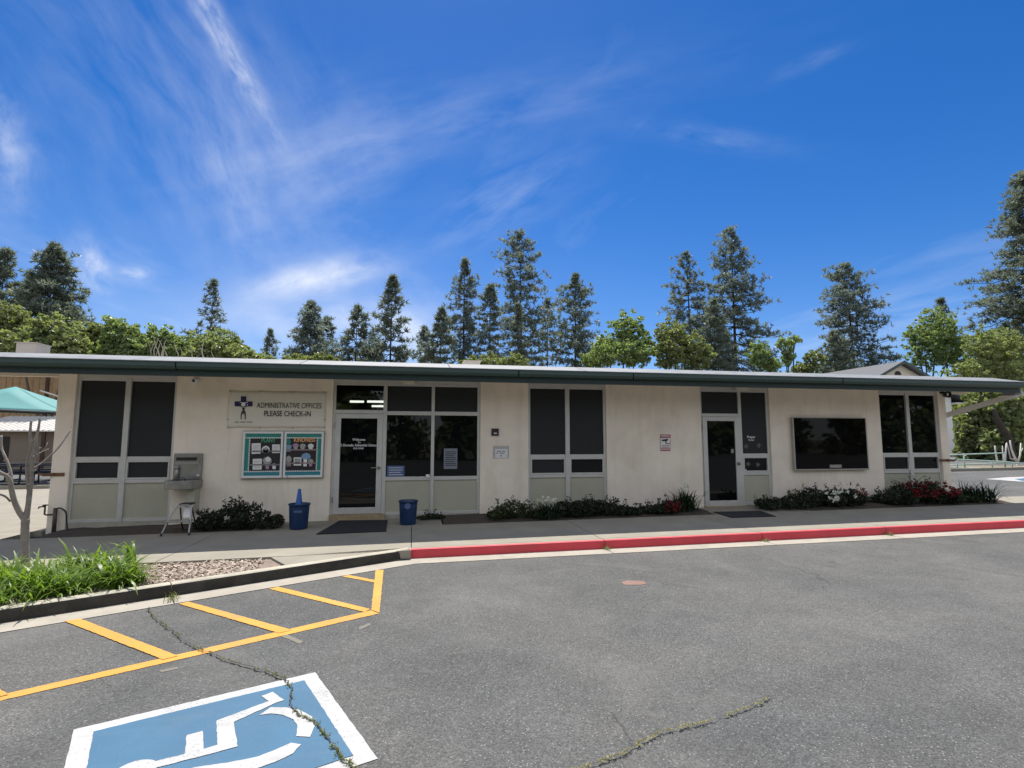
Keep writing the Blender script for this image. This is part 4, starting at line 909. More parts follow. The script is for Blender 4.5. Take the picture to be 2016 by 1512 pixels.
# step stool ----------------------------------------------------------
sl = on(316, 1056); sr = on(371, 1054); zz = gz(sl.x)
st = thing('step_stool', 'folding metal step stool in front of the drinking fountain', 'step stool', (sl.x+.3, sl.y+.2, zz))
lx, rx, fy = sl.x, sr.x, sl.y; ph = .50
b = MB(); r = .015
b.tube(smooth_path([(lx, fy, zz), (lx+.07, fy+.10, zz+.26), (lx+.13, fy+.19, zz+.44), (lx+.19, fy+.22, zz+ph), (rx-.10, fy+.22, zz+ph), (rx-.05, fy+.19, zz+.44), (rx-.02, fy+.10, zz+.26), (rx, fy, zz)], 3), r, 8); b.build('front_frame', M['tube'], st, smooth=True)
b = MB(); b.tube(smooth_path([(lx+.16, fy+.52, zz+.03), (lx+.16, fy+.42, zz+.2), (lx+.2, fy+.24, zz+.46)], 3), r*.85, 7); b.tube([(rx-.06, fy+.52, zz+.03), (rx-.06, fy+.24, zz+.46)], r*.85, 7); b.tube([(lx+.16, fy+.52, zz+.03), (rx-.06, fy+.52, zz+.03)], r*.85, 7); b.build('rear_frame', M['black'], st, smooth=True)
b = MB(); b.box((lx+.17, fy+.22, zz+ph+.005), (rx-.08, fy+.46, zz+ph+.03)); b.build('step', M['rubber'], st, bevel=.008)
b = MB(); b.box((lx+.06, fy+.02, zz+.225), (rx-.02, fy+.23, zz+.255)); b.build('step', M['tube'], st, bevel=.008)
b = MB(); b.prism([(lx+.25, fy+.235, zz+.285), (rx-.08, fy+.235, zz+.285), (rx-.07, fy+.30, zz+.485), (lx+.25, fy+.30, zz+.485)], (0, .006, 0)); b.build('riser_panel', M['white'], st)
for x in (lx, rx):
    b = MB(); b.tube([(x, fy, zz-.002), (x+.008, fy+.012, zz+.045)], .021, 8); b.build('foot', M['black'], st)
# bins, cone --------------------------------------------------------
def bin_(u, v, wpx, vt, lab):
    p = on(u, v); p.y += .12; z = gz(p.x); dist = (p-CAM).dot(FWD); R1 = wpx*dist/F_PX/2; h = at(u, vt, p.y).z-z-.0
    t = thing('waste_bin', lab, 'bin', (p.x, p.y, z), 'blue bins by the entrance')
    b = MB(); b.lathe((p.x, p.y, z), [(.001, .012), (R1*.78, .012), (R1*.78, 0), (R1*.82, .02), (R1*.93, h*.86), (R1*.93, h-.035), (R1, h-.03), (R1*1.02, h-.012), (R1, h), (R1*.92, h-.01), (R1*.78, .03), (.001, .03)], 32); b.build('bucket', M['binblue'], t, smooth=True)
    return p, z, h, R1, t
p, z, h, R1, t = bin_(585, 1043, 41, 991, 'left blue bin with a blue cone standing in it')
b = MB(); b.box((p.x-.06, p.y-R1*.96, z+h*.68), (p.x+.08, p.y-R1*.86, z+h*.76)); b.build('sticker', M['signblue'], t)
cz = at(584, 962, p.y).z; tcn = thing('traffic_cone', 'slim bright blue cone poking out of the left bin', 'traffic cone', (p.x, p.y, z+.03))
b = MB(); b.lathe((p.x-.01, p.y, z+.03), [(R1*.62, 0), (R1*.6, .02), (.11, .04), (.028, cz-z-.045), (.022, cz-z-.035), (.012, cz-z-.033)], 20); b.build('cone_body', M['coneblue'], tcn, smooth=True)
p, z, h, R1, t = bin_(803, 1034, 38, 985, 'right blue bin standing alone below the entrance window')
b = MB(); b.lathe((p.x-.01, p.y-R1*.93, z+h*.8), [(.001, .012), (.055, .012), (.06, 0)], 14, axis='Y'); b.build('badge', M['signblue'], t)
# doormats ----------------------------------------------------------
def mat_(px_, lab):
    P = [on(u, v) for u, v in px_]; c = sum(P, Vector())/4; b = MB()
    b.prism([(q.x, q.y, gz(q.x)+.004) for q in P], (0, 0, .012)); return tag(b.build('door_mat', M['mat'], origin=(c.x, c.y, gz(c.x)), bevel=.004), lab, 'door mat', 'dark mats before the doors')
mat_([(622, 1053), (760, 1047), (763, 1025), (668, 1026)], 'dark navy mat lying before the main entrance door')
mat_([(1440, 1020), (1528, 1017.5), (1497, 1006.5), (1404, 1009)], 'dark rubber mat lying before the second glass door')

# ------------------------------------------------------------------ planting
def rand_dirs(n):
    v = rng.normal(0, 1, (n, 3)); return v/np.linalg.norm(v, axis=1)[:, None]
def leaf_quads(C, size, aspect=.55, upbias=0.0):
    """one folded leaf (quad) per centre"""
    n = len(C); a = rand_dirs(n); a[:, 2] += upbias; a /= np.linalg.norm(a, axis=1)[:, None]
    t = rand_dirs(n); b = np.cross(a, t); b /= np.linalg.norm(b, axis=1)[:, None]+1e-9
    s = size*rng.uniform(.6, 1.3, n)[:, None]
    V = np.stack([C-a*s*.5, C+b*s*aspect*.5, C+a*s*.55, C-b*s*aspect*.5], 1).reshape(-1, 3)
    return V, np.arange(4*n).reshape(n, 4)
def in_ellipsoid(n, c, r, shell=.55):
    d = rand_dirs(n); k = shell+(1-shell)*rng.uniform(0, 1, n)**.7; return np.array(c)+d*np.array(r)*k[:, None]
def bush(label, u0, u1, vtop, ybase, n, m, leaf=.05, form='mound', group='shrubs along the office wall', lobes=7, flowers=None, y=-.55, depth=.42, name='shrub', ymaxpx=None):
    a, c = at(u0, ybase, y), at(u1, ybase, y); x0, x1 = a.x, c.x; z0 = gz((x0+x1)/2)+.01; h = at((u0+u1)/2, vtop, y).z-z0; w = (x1-x0)/2
    t = thing(name, label, 'shrub' if name != 'flower_clump' else 'plant', ((x0+x1)/2, y, z0), group)
    P = []; L = []
    for k in range(lobes):
        f = (k+.5)/lobes; hx = x0+(x1-x0)*f+rng.normal(0, w*.06); hh = h*{'mound': .32+.70*math.sin(math.pi*f), 'flat': .95, 'down': 1.0-.55*f, 'up': .5+.5*f}[form]*rng.uniform(.88, 1.05)
        r = (w/lobes*1.45+.03, depth*rng.uniform(.85, 1.1), hh*.54); L.append(((hx, y+rng.normal(0, .06), z0+hh*.5), r))
        P.append(in_ellipsoid(n//lobes, L[-1][0], r, .5))
    P = np.concatenate(P); P = P[P[:, 2] > z0-.01]; P[:, 1] = np.minimum(P[:, 1], -.09)
    V, Q = leaf_quads(P, leaf, .6, .2); lob = np.repeat(rng.uniform(0, .35, lobes), n//lobes)
    np_mesh('foliage', V, Q, m, t, np.clip(rng.uniform(0, .7, len(Q))+.15, 0, 1), kind='stuff')
    b = MB()
    for k in range(9):
        x = x0+w+rng.normal(0, w*.35); e = (min(max(x+rng.normal(0, .15), x0+.05), x1-.05), y+rng.normal(0, .1), z0+h*rng.uniform(.4, .75)); b.tube([(x*.7+.3*(x0+w), y, z0-.02), ((x+e[0])/2, y, z0+h*.3), e], [.012, .009, .004], 5)
    b.build('stems', M['oakbark'], t)
    # a few loose sprigs above the outline
    S = []
    for k in range(lobes*3):
        c_, r = L[rng.integers(0, lobes)]; d = rand_dirs(1)[0]; d[2] = abs(d[2])+.3; d /= np.linalg.norm(d); q = np.array(c_)+d*np.array(r); S.append(q+np.outer(rng.uniform(0, 1, 14), d*leaf*2.6)+rng.normal(0, leaf*.4, (14, 3)))
    S = np.concatenate(S); S[:, 1] = np.minimum(S[:, 1], -.09); V, Q = leaf_quads(S, leaf*.9, .6, .2); np_mesh('sprigs', V, Q, m, t, rng.uniform(0, 1, len(Q)), kind='stuff')
    if flowers:
        for (cnt, size, fm, f0, f1, zlo, zhi) in flowers:
            C = []
            for k in range(cnt):
                f = rng.uniform(f0, f1); x = x0+(x1-x0)*f; zz = z0+h*rng.uniform(zlo, zhi); yy = y-depth*rng.uniform(.75, 1.02)*math.sqrt(max(.05, 1-((zz-z0-h*.5)/(h*.55))**2)); C.append(np.array((x, yy, zz))+rng.normal(0, size*.45, (16, 3)))
            V, Q = leaf_quads(np.concatenate(C), size*.9, .8); np_mesh('blossoms', V, Q, fm, t, rng.uniform(0, 1, len(Q)), kind='stuff')
    return t
def strap_clump(label, u, v, h, spread, n, y, m=None, flowers=0, group='strap-leaved clumps by the wall'):
    p = at(u, v, y); z0 = gz(p.x)+.01; t = thing('strap_leaf_clump', label, 'plant', (p.x, y, z0), group)
    blades([(p.x+q*spread, y+rng.normal(0, .05), z0) for q in np.linspace(-1, 1, 7)], n, h*.65, h*1.15, .011, .05, m or M['strap'], 'leaves', t, .82, 4, kind='stuff')
    if flowers:
        C = np.concatenate([np.array((p.x+rng.normal(0, spread*.8), y-.05+rng.normal(0, .08), z0+h*rng.uniform(.75, 1.02)))+rng.normal(0, .014, (14, 3)) for k in range(flowers)])
        V, Q = leaf_quads(C, .035, .8); np_mesh('blossoms', V, Q, M['whiteflower'], t, rng.uniform(0, 1, len(Q)), kind='stuff')
    return t
WFl, RFl = M['whiteflower'], M['redleaf']
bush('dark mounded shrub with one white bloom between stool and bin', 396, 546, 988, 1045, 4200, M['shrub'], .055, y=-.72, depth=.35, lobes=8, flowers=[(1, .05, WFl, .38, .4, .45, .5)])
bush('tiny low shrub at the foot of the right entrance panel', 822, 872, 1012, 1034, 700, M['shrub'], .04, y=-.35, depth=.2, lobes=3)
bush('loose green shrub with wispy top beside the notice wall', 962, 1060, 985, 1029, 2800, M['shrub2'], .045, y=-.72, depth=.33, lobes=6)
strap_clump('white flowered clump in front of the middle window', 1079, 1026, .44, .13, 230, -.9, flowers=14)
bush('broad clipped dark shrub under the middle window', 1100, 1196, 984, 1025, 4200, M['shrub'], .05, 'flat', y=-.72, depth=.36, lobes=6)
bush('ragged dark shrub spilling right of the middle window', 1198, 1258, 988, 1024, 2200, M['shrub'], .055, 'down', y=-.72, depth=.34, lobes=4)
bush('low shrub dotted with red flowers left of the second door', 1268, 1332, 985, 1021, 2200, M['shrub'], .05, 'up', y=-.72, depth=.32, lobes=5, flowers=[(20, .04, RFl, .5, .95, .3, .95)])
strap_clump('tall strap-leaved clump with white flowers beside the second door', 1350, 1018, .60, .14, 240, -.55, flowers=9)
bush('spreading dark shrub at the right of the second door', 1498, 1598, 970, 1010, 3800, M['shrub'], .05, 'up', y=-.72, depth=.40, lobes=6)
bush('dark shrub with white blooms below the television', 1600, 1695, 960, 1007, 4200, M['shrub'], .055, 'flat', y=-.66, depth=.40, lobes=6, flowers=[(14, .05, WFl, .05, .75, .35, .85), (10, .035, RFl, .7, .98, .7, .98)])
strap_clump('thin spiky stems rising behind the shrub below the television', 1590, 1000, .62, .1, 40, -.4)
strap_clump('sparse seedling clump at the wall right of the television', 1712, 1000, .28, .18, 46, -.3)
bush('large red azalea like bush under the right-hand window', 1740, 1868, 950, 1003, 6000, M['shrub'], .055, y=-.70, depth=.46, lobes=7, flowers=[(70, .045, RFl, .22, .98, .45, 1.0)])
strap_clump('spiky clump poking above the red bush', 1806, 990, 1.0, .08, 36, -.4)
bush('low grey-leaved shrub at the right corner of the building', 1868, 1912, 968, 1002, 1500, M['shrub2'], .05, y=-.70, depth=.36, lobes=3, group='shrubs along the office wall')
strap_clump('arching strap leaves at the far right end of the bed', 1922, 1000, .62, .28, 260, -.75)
# daylily mass and mulch at the left -------------------------------
gp = []
poly = [(-40, 1142), (150, 1122), (250, 1116), (285, 1128), (292, 1143), (250, 1152), (120, 1172), (0, 1192), (-60, 1205)]
def inside(x, y, P):
    r = False
    for i in range(len(P)):
        (xa, ya), (xb, yb) = P[i], P[i-1]
        if (ya > y) != (yb > y) and x < (xb-xa)*(y-ya)/(yb-ya)+xa: r = not r
    return r
GP = [(on(*q).x, on(*q).y) for q in poly]; GX = [p[0] for p in GP]; GYs = [p[1] for p in GP]
while len(gp) < 150:
    x, y = rng.uniform(min(GX), max(GX)), rng.uniform(min(GYs), max(GYs))
    if inside(x, y, GP): gp.append((x, y, gz(x)-.03))
blades(gp, 2600, .20, .46, .0095, .045, M['lily'], 'grass', None, .68, 4, kind='stuff')
blades([p for p in gp if rng.uniform() < .10], 110, .40, .6, .022, .03, M['lily'], 'broad_leaves', None, .85, 4, kind='stuff')
MPx = [(268, 1110), (533, 1097.5), (500, 1112), (318, 1142), (285, 1146), (230, 1125)]
MP = [(on(*q, -.03).x, on(*q, -.03).y) for q in MPx]; MP2 = [(p[0], p[1]) for p in bedpoly]
C = []
xa, xb = min(p[0] for p in MP)-2.5, max(p[0] for p in MP); ya, yb = min(p[1] for p in MP)-.8, max(p[1] for p in MP)+.5
while len(C) < 6000:
    x, y = rng.uniform(xa, xb), rng.uniform(ya, yb)
    if inside(x, y, MP2): C.append((x, y, gz(x)-.018+rng.uniform(-.008, .012)))
C = np.array(C); n = len(C); az = rng.uniform(0, 2*np.pi, n); a = np.c_[np.cos(az), np.sin(az), rng.normal(0, .25, n)]; bvec = np.c_[-np.sin(az), np.cos(az), rng.normal(0, .4, n)]
s1 = rng.uniform(.012, .034, n)[:, None]; s2 = rng.uniform(.005, .011, n)[:, None]
V = np.stack([C-a*s1-bvec*s2, C+a*s1-bvec*s2, C+a*s1*.9+bvec*s2, C-a*s1*.8+bvec*s2], 1).reshape(-1, 3)
np_mesh('bark_chips', V, np.arange(4*n).reshape(n, 4), M['drybark'], None, rng.uniform(0, 1, n), kind='stuff')
# bare pruned sapling ---------------------------------------------------
tb = on(49, 1116); SYB = tb.y
sap = thing('bare_sapling', 'bare pruned grey sapling with cut stubs in the left bed', 'tree', (tb.x, tb.y, gz(tb.x)-.03))
def zs(p): return (p[0]*.2713, 720+p[1]*.2713)
def limb(name, pts, rad, yo, par=sap, n=9):
    P = []; R = []
    for i, (q, r) in enumerate(zip(pts, rad)):
        f = i/(len(pts)-1); Y = SYB+yo[0]+(yo[1]-yo[0])*f; P.append(at(*zs(q), Y)); R.append(r*.2713*.58*(Y-CAM.y)/F_PX)
    Q = smooth_path(P, 4); RR = []
    for i in range(len(Q)):
        f = i/4; k = min(int(f), len(R)-2); s = f-k; RR.append((R[k]*(1-s)+R[k+1]*s)*rng.uniform(.94, 1.06))
    b = MB(); b.tube(Q, RR, n); return b.build(name, M['bark'], par, smooth=True)
limb('trunk', [(186, 1500), (184, 1380), (182, 1280), (182, 1180), (186, 1110)], [42, 37, 35, 37, 40], (0, 0))
limb('branch', [(186, 1120), (204, 1020), (214, 930), (224, 830), (226, 740), (240, 660), (256, 590), (266, 520), (280, 450), (290, 382)], [30, 26, 24, 24, 23, 22, 18, 14, 12, 10], (0, .15))
limb('branch', [(210, 930), (197, 840), (193, 720), (206, 650), (222, 590), (218, 500), (226, 400)], [14, 14, 12, 14, 14, 13, 11], (.05, -.12))
limb('branch', [(222, 800), (228, 730), (244, 655)], [13, 12, 8], (-.02, -.1))
limb('branch', [(240, 745), (300, 708), (370, 648), (425, 592), (470, 530), (515, 465)], [9, 9, 9, 10, 8, 6], (.08, .5))
limb('twig', [(262, 650), (290, 632), (330, 590), (346, 560)], [7, 6, 5, 4], (.1, .2)); limb('twig', [(280, 640), (320, 618), (352, 604)], [5, 5, 4], (.1, .25))
limb('branch', [(182, 1125), (140, 1060), (104, 980), (84, 900), (74, 850), (50, 800), (0, 775), (-50, 730), (-90, 680)], [28, 27, 27, 24, 23, 19, 17, 16, 12], (0, -.25))
limb('branch', [(80, 860), (78, 780), (55, 700), (28, 640), (10, 590), (8, 508)], [18, 16, 14, 13, 13, 12], (-.05, .15))
limb('branch', [(75, 985), (40, 950), (-10, 930), (-70, 900)], [11, 10, 10, 8], (-.05, -.2))
for q, e in (((200, 890), (205, 860)), ((238, 770), (258, 755)), ((30, 690), (48, 680)), ((55, 800), (62, 780)), ((240, 540), (252, 532)), ((285, 600), (300, 596))):
    limb('stub', [q, ((q[0]+e[0])/2, (q[1]+e[1])/2), e], [9, 8, 7], (-.03, -.06), n=7)

# ------------------------------------------------------------------ trees beyond the roof
def pine(label, u, vt, hw, vw, Y, dens=1.0, m='needle', seed=0, prof='cone', bare=.12, zb0=0.0, tuft=.5, group='pine trees beyond the roof'):
    """pine whose top is seen at (u, vt) and whose crown is hw pixels wide each side near row vw"""
    global rng
    r0 = rng; rng = np.random.default_rng(1000+seed)
    top = at(u, vt, Y); dist = (top-CAM).dot(FWD); sc = dist/F_PX
    zg = gz(top.x)-.3+zb0; H = top.z-zg; R = hw*1.1*sc; hcw = at(u, vw, Y).z; fw = (top.z-hcw)/H     # fraction below the top where it is widest
    t = thing('pine_tree', label, 'tree', (top.x, Y, zg), group)
    lean = rng.normal(0, .011, 2)*H
    axis = lambda f: np.array((top.x+lean[0]*(1-f)*math.sin(f*2), Y+lean[1]*(1-f), zg+H*f))
    b = MB(); rt = max(.12, H*.011)
    b.tube([axis(f) for f in np.linspace(0, .985, 12)], [rt*(1-f*.93) for f in np.linspace(0, .985, 12)], 7); 
    C = []; Dr = []
    z = .985
    step0 = .36*rng.uniform(.85, 1.2); ph = rng.uniform(0, 6.28, 3); ph[1] = rng.uniform(5, 11)
    fl = max(0.06, 1-fw*2.6)
    while z > max(fl, .05):
        d = 1-z; g = d/fw
        if prof == 'cone': rad = R*(min(1, g)**.80 if g < 1 else max(.75, 1-.12*(g-1)))
        elif prof == 'column': rad = R*(min(1, g)**.5 if g < 1 else 1)
        else: rad = R*(min(1, g)**.62 if g < 1 else max(.62, 1-.25*(g-1)))
        rad *= rng.uniform(.86, 1.22)
        if rng.uniform() < .10: rad *= .72
        nb_ = max(4, int(round((4.6+min(rad, 4)*.75)*dens)))
        a0 = rng.uniform(0, 6.28)
        for k in range(nb_):
            az = a0+6.283*k/nb_+rng.normal(0, .35); L = max(.12, rad*rng.uniform(.60, 1.10)*(1+.20*math.sin(az+ph[0]+z*ph[1])+.12*math.sin(2*az+ph[2]+z*14))*(.45 if rng.uniform() < .07 else 1))
            el = (.75-.95*min(1, g*1.1))*rng.uniform(.7, 1.2)+rng.normal(0, .10); o = axis(z); dirv = np.array((math.cos(az)*math.cos(el), math.sin(az)*math.cos(el), math.sin(el)))
            tip = o+dirv*L; mid = o+dirv*L*.55; mid[2] -= L*.05; tip[2] += L*.07
            if L > .5: b.tube([o, mid, tip], [rt*.22*(1-z)+.025, .02+.012*L/3, .012], 4, cap=False)
            nt = max(2, int(L/(.34*tuft/.5)*dens))
            for q in range(nt):
                s = 1-(q/nt)*(.72 if L > 1.2 else .9); sp = min(.42, L*.13)*(.35+s*.6)
                p = o*(1-s)+tip*s+np.array((rng.normal(0, sp), rng.normal(0, sp), rng.normal(0, sp*.45)+.05)); C.append(p); Dr.append(dirv)
                if s > .45 and rng.uniform() < .55*dens:
                    p2 = p+np.array((rng.normal(0, sp*1.5), rng.normal(0, sp*1.5), rng.normal(0, sp*.5))); C.append(p2); Dr.append(dirv)
        z -= step0*rng.uniform(.75, 1.25)*(1+.9*min(1, g))/H*(H/22)**.35*1.25
    for k in range(3): C.append(axis(.985)+np.array((0, 0, .1*k))); Dr.append(np.array((0, 0, 1.)))
    b.build('trunk', M['pinebark'], t)
    C = np.array(C); Dr = np.array(Dr); n = len(C); kN = 12
    # each tuft is a brush of slim needle sprays
    d = rng.normal(0, 1, (n, kN, 3)); d /= np.linalg.norm(d, axis=2)[..., None]; d = d+Dr[:, None]*.35+np.array((0, 0, .35)); d /= np.linalg.norm(d, axis=2)[..., None]
    Ln = tuft*rng.uniform(.55, 1.1, (n, kN, 1))*rng.uniform(.7, 1.2, (n, 1, 1))
    sd_ = np.cross(d, rng.normal(0, 1, (n, kN, 3))); sd_ /= np.linalg.norm(sd_, axis=2)[..., None]+1e-9
    w = tuft*.15
    V = np.stack([C[:, None]+d*Ln*.1-sd_*w*.7, C[:, None]+d*Ln*.1+sd_*w*.7, C[:, None]+d*Ln+sd_*w*.25, C[:, None]+d*Ln-sd_*w*.25], 2).reshape(-1, 3)
    tone = np.repeat(rng.uniform(0, 1, n), kN)*.7+rng.uniform(0, .3, n*kN)
    np_mesh('crown', V, np.arange(4*n*kN).reshape(-1, 4), M[m], t, tone, kind='stuff')
    rng = r0; return n
NT_ = 0
PINES = [ # u, vt, hw, vw, Y, dens, mat, prof, label
 (12, 493, 46, 640, 44, 1.25, 'needle', 'cone', 'dark pine at the left edge of the picture'),
 (107, 482, 60, 640, 42, 1.5, 'needle', 'cone', 'dense broad dark pine second from the left edge'),
 (58, 555, 30, 640, 48, 1.1, 'needle', 'cone', 'small dark pine tucked between the two leftmost pines'),
 (422, 553, 36, 660, 58, .8, 'needle', 'cone', 'thin sparse pine standing alone above the rounded oak'),
 (532, 650, 17, 705, 75, .9, 'needle', 'cone', 'tiny distant pine just clearing the roof'),
 (614, 597, 44, 700, 50, 1.15, 'needle2', 'cone', 'full blue-green pine left of the low bright cloud'),
 (645, 628, 22, 700, 56, .9, 'needle', 'column', 'slim pine pressed against a fuller neighbour'),
 (704, 606, 40, 700, 50, 1.05, 'needle', 'cone', 'ragged olive pine left of the layered tall pine'),
 (773, 545, 46, 690, 48, .95, 'needle', 'cone', 'pine with clear horizontal tiers of branches'),
 (836, 645, 22, 705, 62, .9, 'needle2', 'cone', 'pale small pine in front of the white cloud'),
 (870, 610, 32, 705, 48, 1.2, 'needle', 'cone', 'short dark pine left of the slim-topped pine'),
 (915, 510, 36, 640, 56, 1.0, 'needle2', 'cone', 'tall narrow pine with a slim pointed top'),
 (965, 563, 29, 690, 52, 1.0, 'needle', 'column', 'dark narrow pine crowding the tallest middle pine'),
 (1023, 458, 58, 590, 60, .92, 'needle2', 'round', 'tallest airy pine in the middle of the row'),
 (1020, 600, 22, 700, 50, 1.1, 'needle', 'cone', 'small green pine before the trunk of the tallest middle pine'),
 (1078, 590, 26, 700, 66, .85, 'needle2', 'column', 'thin pine between the tallest and the open-branched pine'),
 (1133, 541, 50, 655, 54, .95, 'needle', 'cone', 'open-branched dark pine right of the tallest middle pine'),
 (1350, 497, 48, 620, 58, 1.0, 'needle2', 'cone', 'grey-green pine left of the very tall right-hand pine'),
 (1438, 450, 64, 640, 56, 1.0, 'needle2', 'round', 'very tall pine with flat tiers above the second door'),
 (1405, 590, 34, 700, 50, 1.15, 'needle', 'cone', 'brownish dense pine below the very tall right-hand pine'),
 (1665, 522, 56, 640, 54, 1.0, 'needle2', 'round', 'round-topped pine standing alone left of the grey gable roof'),
 (1640, 655, 32, 720, 50, 1.1, 'needle', 'cone', 'short bushy pine at the foot of the lone round-topped pine'),
 (1852, 590, 24, 640, 46, .9, 'needle', 'cone', 'pine tip rising out of a leafy oak'),
 (2012, 338, 110, 610, 40, 1.35, 'needle', 'cone', 'huge dense pine cut by the right edge'),
]
for i, (u, vt, hw, vw, Y, de, m_, pr, lab) in enumerate(PINES):
    NT_ += pine(lab, u, vt, hw, vw, Y, de, m_, i, pr, tuft=.56 if Y > 45 else .50)
print('pine tufts', NT_)
def leafy(label, lobes, Y, n, m, leaf=.26, name='oak_tree', trunk=True, group='leafy trees beyond the roof', seed=0, dep=.8, bark='oakbark', pale=0):
    """broad-leaved tree; lobes: (u, v, ru, rv) of each crown mass as seen"""
    global rng
    r0 = rng; rng = np.random.default_rng(5000+seed)
    P = []; tot = sum(l[2]*l[3] for l in lobes); cx = np.mean([l[0] for l in lobes]); base = at(cx, 870, Y); zg = gz(base.x)-.3
    t = thing(name, label, 'tree', (base.x, Y, zg), group); b = MB(); sc = (base-CAM).dot(FWD)/F_PX
    top = max(at(l[0], l[1], Y).z for l in lobes)
    for (u, v, ru, rv) in lobes:
        c = at(u, v, Y); yo = rng.normal(0, ru*sc*.35*dep); c = np.array((c.x, Y+yo, c.z)); r = np.array((ru*sc, ru*sc*dep, rv*sc))
        k = max(3, int(6*ru*rv/tot*len(lobes))); 
        nl = int(n*ru*rv/tot)
        # break each mass into clumps of leaves with gaps between
        nc = max(8, int(nl/20)); cc = in_ellipsoid(nc, c, r*np.array((1.05, 1.05, 1.05)), .35); cr_ = np.clip(rng.normal(.34, .13, nc), .12, .8)*min(1.5, max(.6, ru*sc*.32)); cc = cc+rng.normal(0, .21, cc.shape)*np.array((ru*sc, ru*sc, rv*sc))*.6
        idx = rng.integers(0, nc, nl); q = cc[idx]+rand_dirs(nl)*(cr_[idx]*rng.uniform(.3, 1, nl)**.6)[:, None]*np.array((1.15, 1.15, .75)); P.append(q)
        if trunk:
            s = np.array((base.x+rng.normal(0, .1), Y, zg+(top-zg)*.25)); mid = s*.5+c*.5+rng.normal(0, .25, 3); b.tube([s, mid, c], [.12, .09, .04], 5)
            for q_ in cc[:: max(1, nc//5)]: b.tube([mid*.3+c*.7, q_], [.04, .012], 4, cap=False)
    if trunk: b.tube([(base.x, Y, zg-.2), (base.x, Y, zg+(top-zg)*.15), (base.x, Y, zg+(top-zg)*.28)], [.26, .2, .15], 8); b.build('trunk', M[bark], t)
    if pale:
        b = MB()
        for k in range(pale):
            c = lobes[rng.integers(0, len(lobes))]; p = at(c[0]+rng.uniform(-.7, .7)*c[2], c[1]+c[3]*.9, Y-1.2); pts = [p]
            d = np.array((rng.normal(0, .6), -.1, 1.0))
            for q in range(4): d = d*.8+np.array((rng.normal(0, .3), rng.normal(0, .2), .3+rng.normal(0, .15))); pts.append(pts[-1]+Vector(d)*rng.uniform(.18, .42))
            b.tube(pts, [.045, .036, .028, .02, .01], 5)
        b.build('bare_limbs', M['palewood'], t)
    P = np.concatenate(P); V, Q = leaf_quads(P, leaf, .7, .15); tone = np.clip(rng.uniform(0, 1, len(Q))*.8+.1, 0, 1)
    np_mesh('crown', V, Q, M[m], t, tone, kind='stuff'); rng = r0; return len(Q)
LEAFY = [
 ('yellow-green tree below the pine at the left edge', [(10, 640, 40, 42), (45, 660, 30, 40), (5, 690, 45, 30)], 34, 5200, 'oak2', 0),
 ('bright green tree below the dense broad pine', [(90, 650, 38, 34), (60, 690, 40, 32), (130, 680, 36, 34)], 32, 5600, 'oak', 0),
 ('dark shadowy tree right of the dense broad pine', [(188, 672, 34, 34), (165, 698, 36, 22)], 36, 3600, 'oak2', 0),
 ('light green tree with rounded top left of the pale limbs', [(240, 662, 34, 34), (225, 690, 34, 24), (270, 690, 30, 24)], 34, 4200, 'oak3', 0),
 ('pale green feathery tree with bare pale limbs', [(310, 672, 30, 32), (345, 690, 34, 26), (285, 698, 26, 18)], 35, 3000, 'oak3', 16),
 ('olive dome-shaped tree beneath the thin sparse pine', [(430, 686, 46, 34), (395, 700, 30, 20), (470, 700, 32, 20)], 34, 5000, 'oak', 5),
 ('leafy tree filling the gap below the row at the far left', [(20, 690, 50, 30), (75, 698, 45, 24), (130, 700, 40, 24)], 38, 5200, 'oak', 0),
 ('olive tree between the dark shadowy tree and the pale limbs', [(205, 690, 40, 26), (255, 696, 46, 26), (300, 690, 36, 30)], 38, 5200, 'oak2', 0),
 ('feathery yellow-green tree before the olive dome', [(360, 686, 40, 30), (330, 702, 40, 22), (395, 690, 30, 28)], 38, 4200, 'oak', 8),
 ('low green tree at the right foot of the olive dome', [(490, 706, 34, 16), (455, 704, 30, 18), (520, 712, 20, 10)], 38, 2400, 'oak', 0),
 ('pale green thicket tree at the foot of the left middle pines', [(590, 712, 36, 14), (640, 712, 30, 14)], 42, 2000, 'oak2', 0),
 ('olive thicket tree between the tallest middle pine and its neighbour', [(970, 716, 34, 20), (1010, 718, 34, 18), (930, 718, 30, 16)], 42, 2600, 'oak2', 0),
 ('yellowish young tree beside the open-branched dark pine', [(1180, 690, 24, 26), (1160, 712, 30, 16)], 42, 1900, 'oak3', 0),
 ('fresh green oak with a knobbly top above the middle wall', [(1232, 650, 34, 34), (1200, 685, 32, 30), (1262, 680, 32, 36), (1228, 700, 50, 24)], 38, 6200, 'oak3', 0),
 ('dense olive tree below the grey-green pine', [(1335, 668, 42, 40), (1312, 700, 30, 26), (1370, 698, 36, 30)], 36, 6200, 'oak2', 0),
 ('small light tree at the foot of the very tall right-hand pine', [(1492, 700, 22, 28), (1515, 718, 20, 16)], 38, 1700, 'oak3', 0),
 ('wispy leaning sapling standing in open sky', [(1545, 678, 16, 14), (1568, 668, 17, 7), (1552, 704, 15, 16)], 36, 900, 'oak3', 0),
 ('low leafy shrub tree at the foot of the lone pine', [(1600, 712, 20, 22), (1580, 725, 22, 12)], 38, 1500, 'oak2', 0),
 ('tall bright oak right of the grey gable roof', [(1840, 650, 38, 44), (1812, 690, 34, 40), (1870, 690, 40, 44), (1800, 660, 20, 20)], 42, 8200, 'oak3', 0),
 ('broad oak below the huge dense pine', [(1935, 690, 42, 40), (1985, 690, 48, 46), (1960, 730, 60, 30), (1900, 735, 40, 24)], 36, 8600, 'oak', 0),
]
for i, (lab, lo, Y, n, m_, pl) in enumerate(LEAFY): leafy(lab, lo, Y, int(n*2.1), m_, seed=i, pale=pl, leaf=.25)
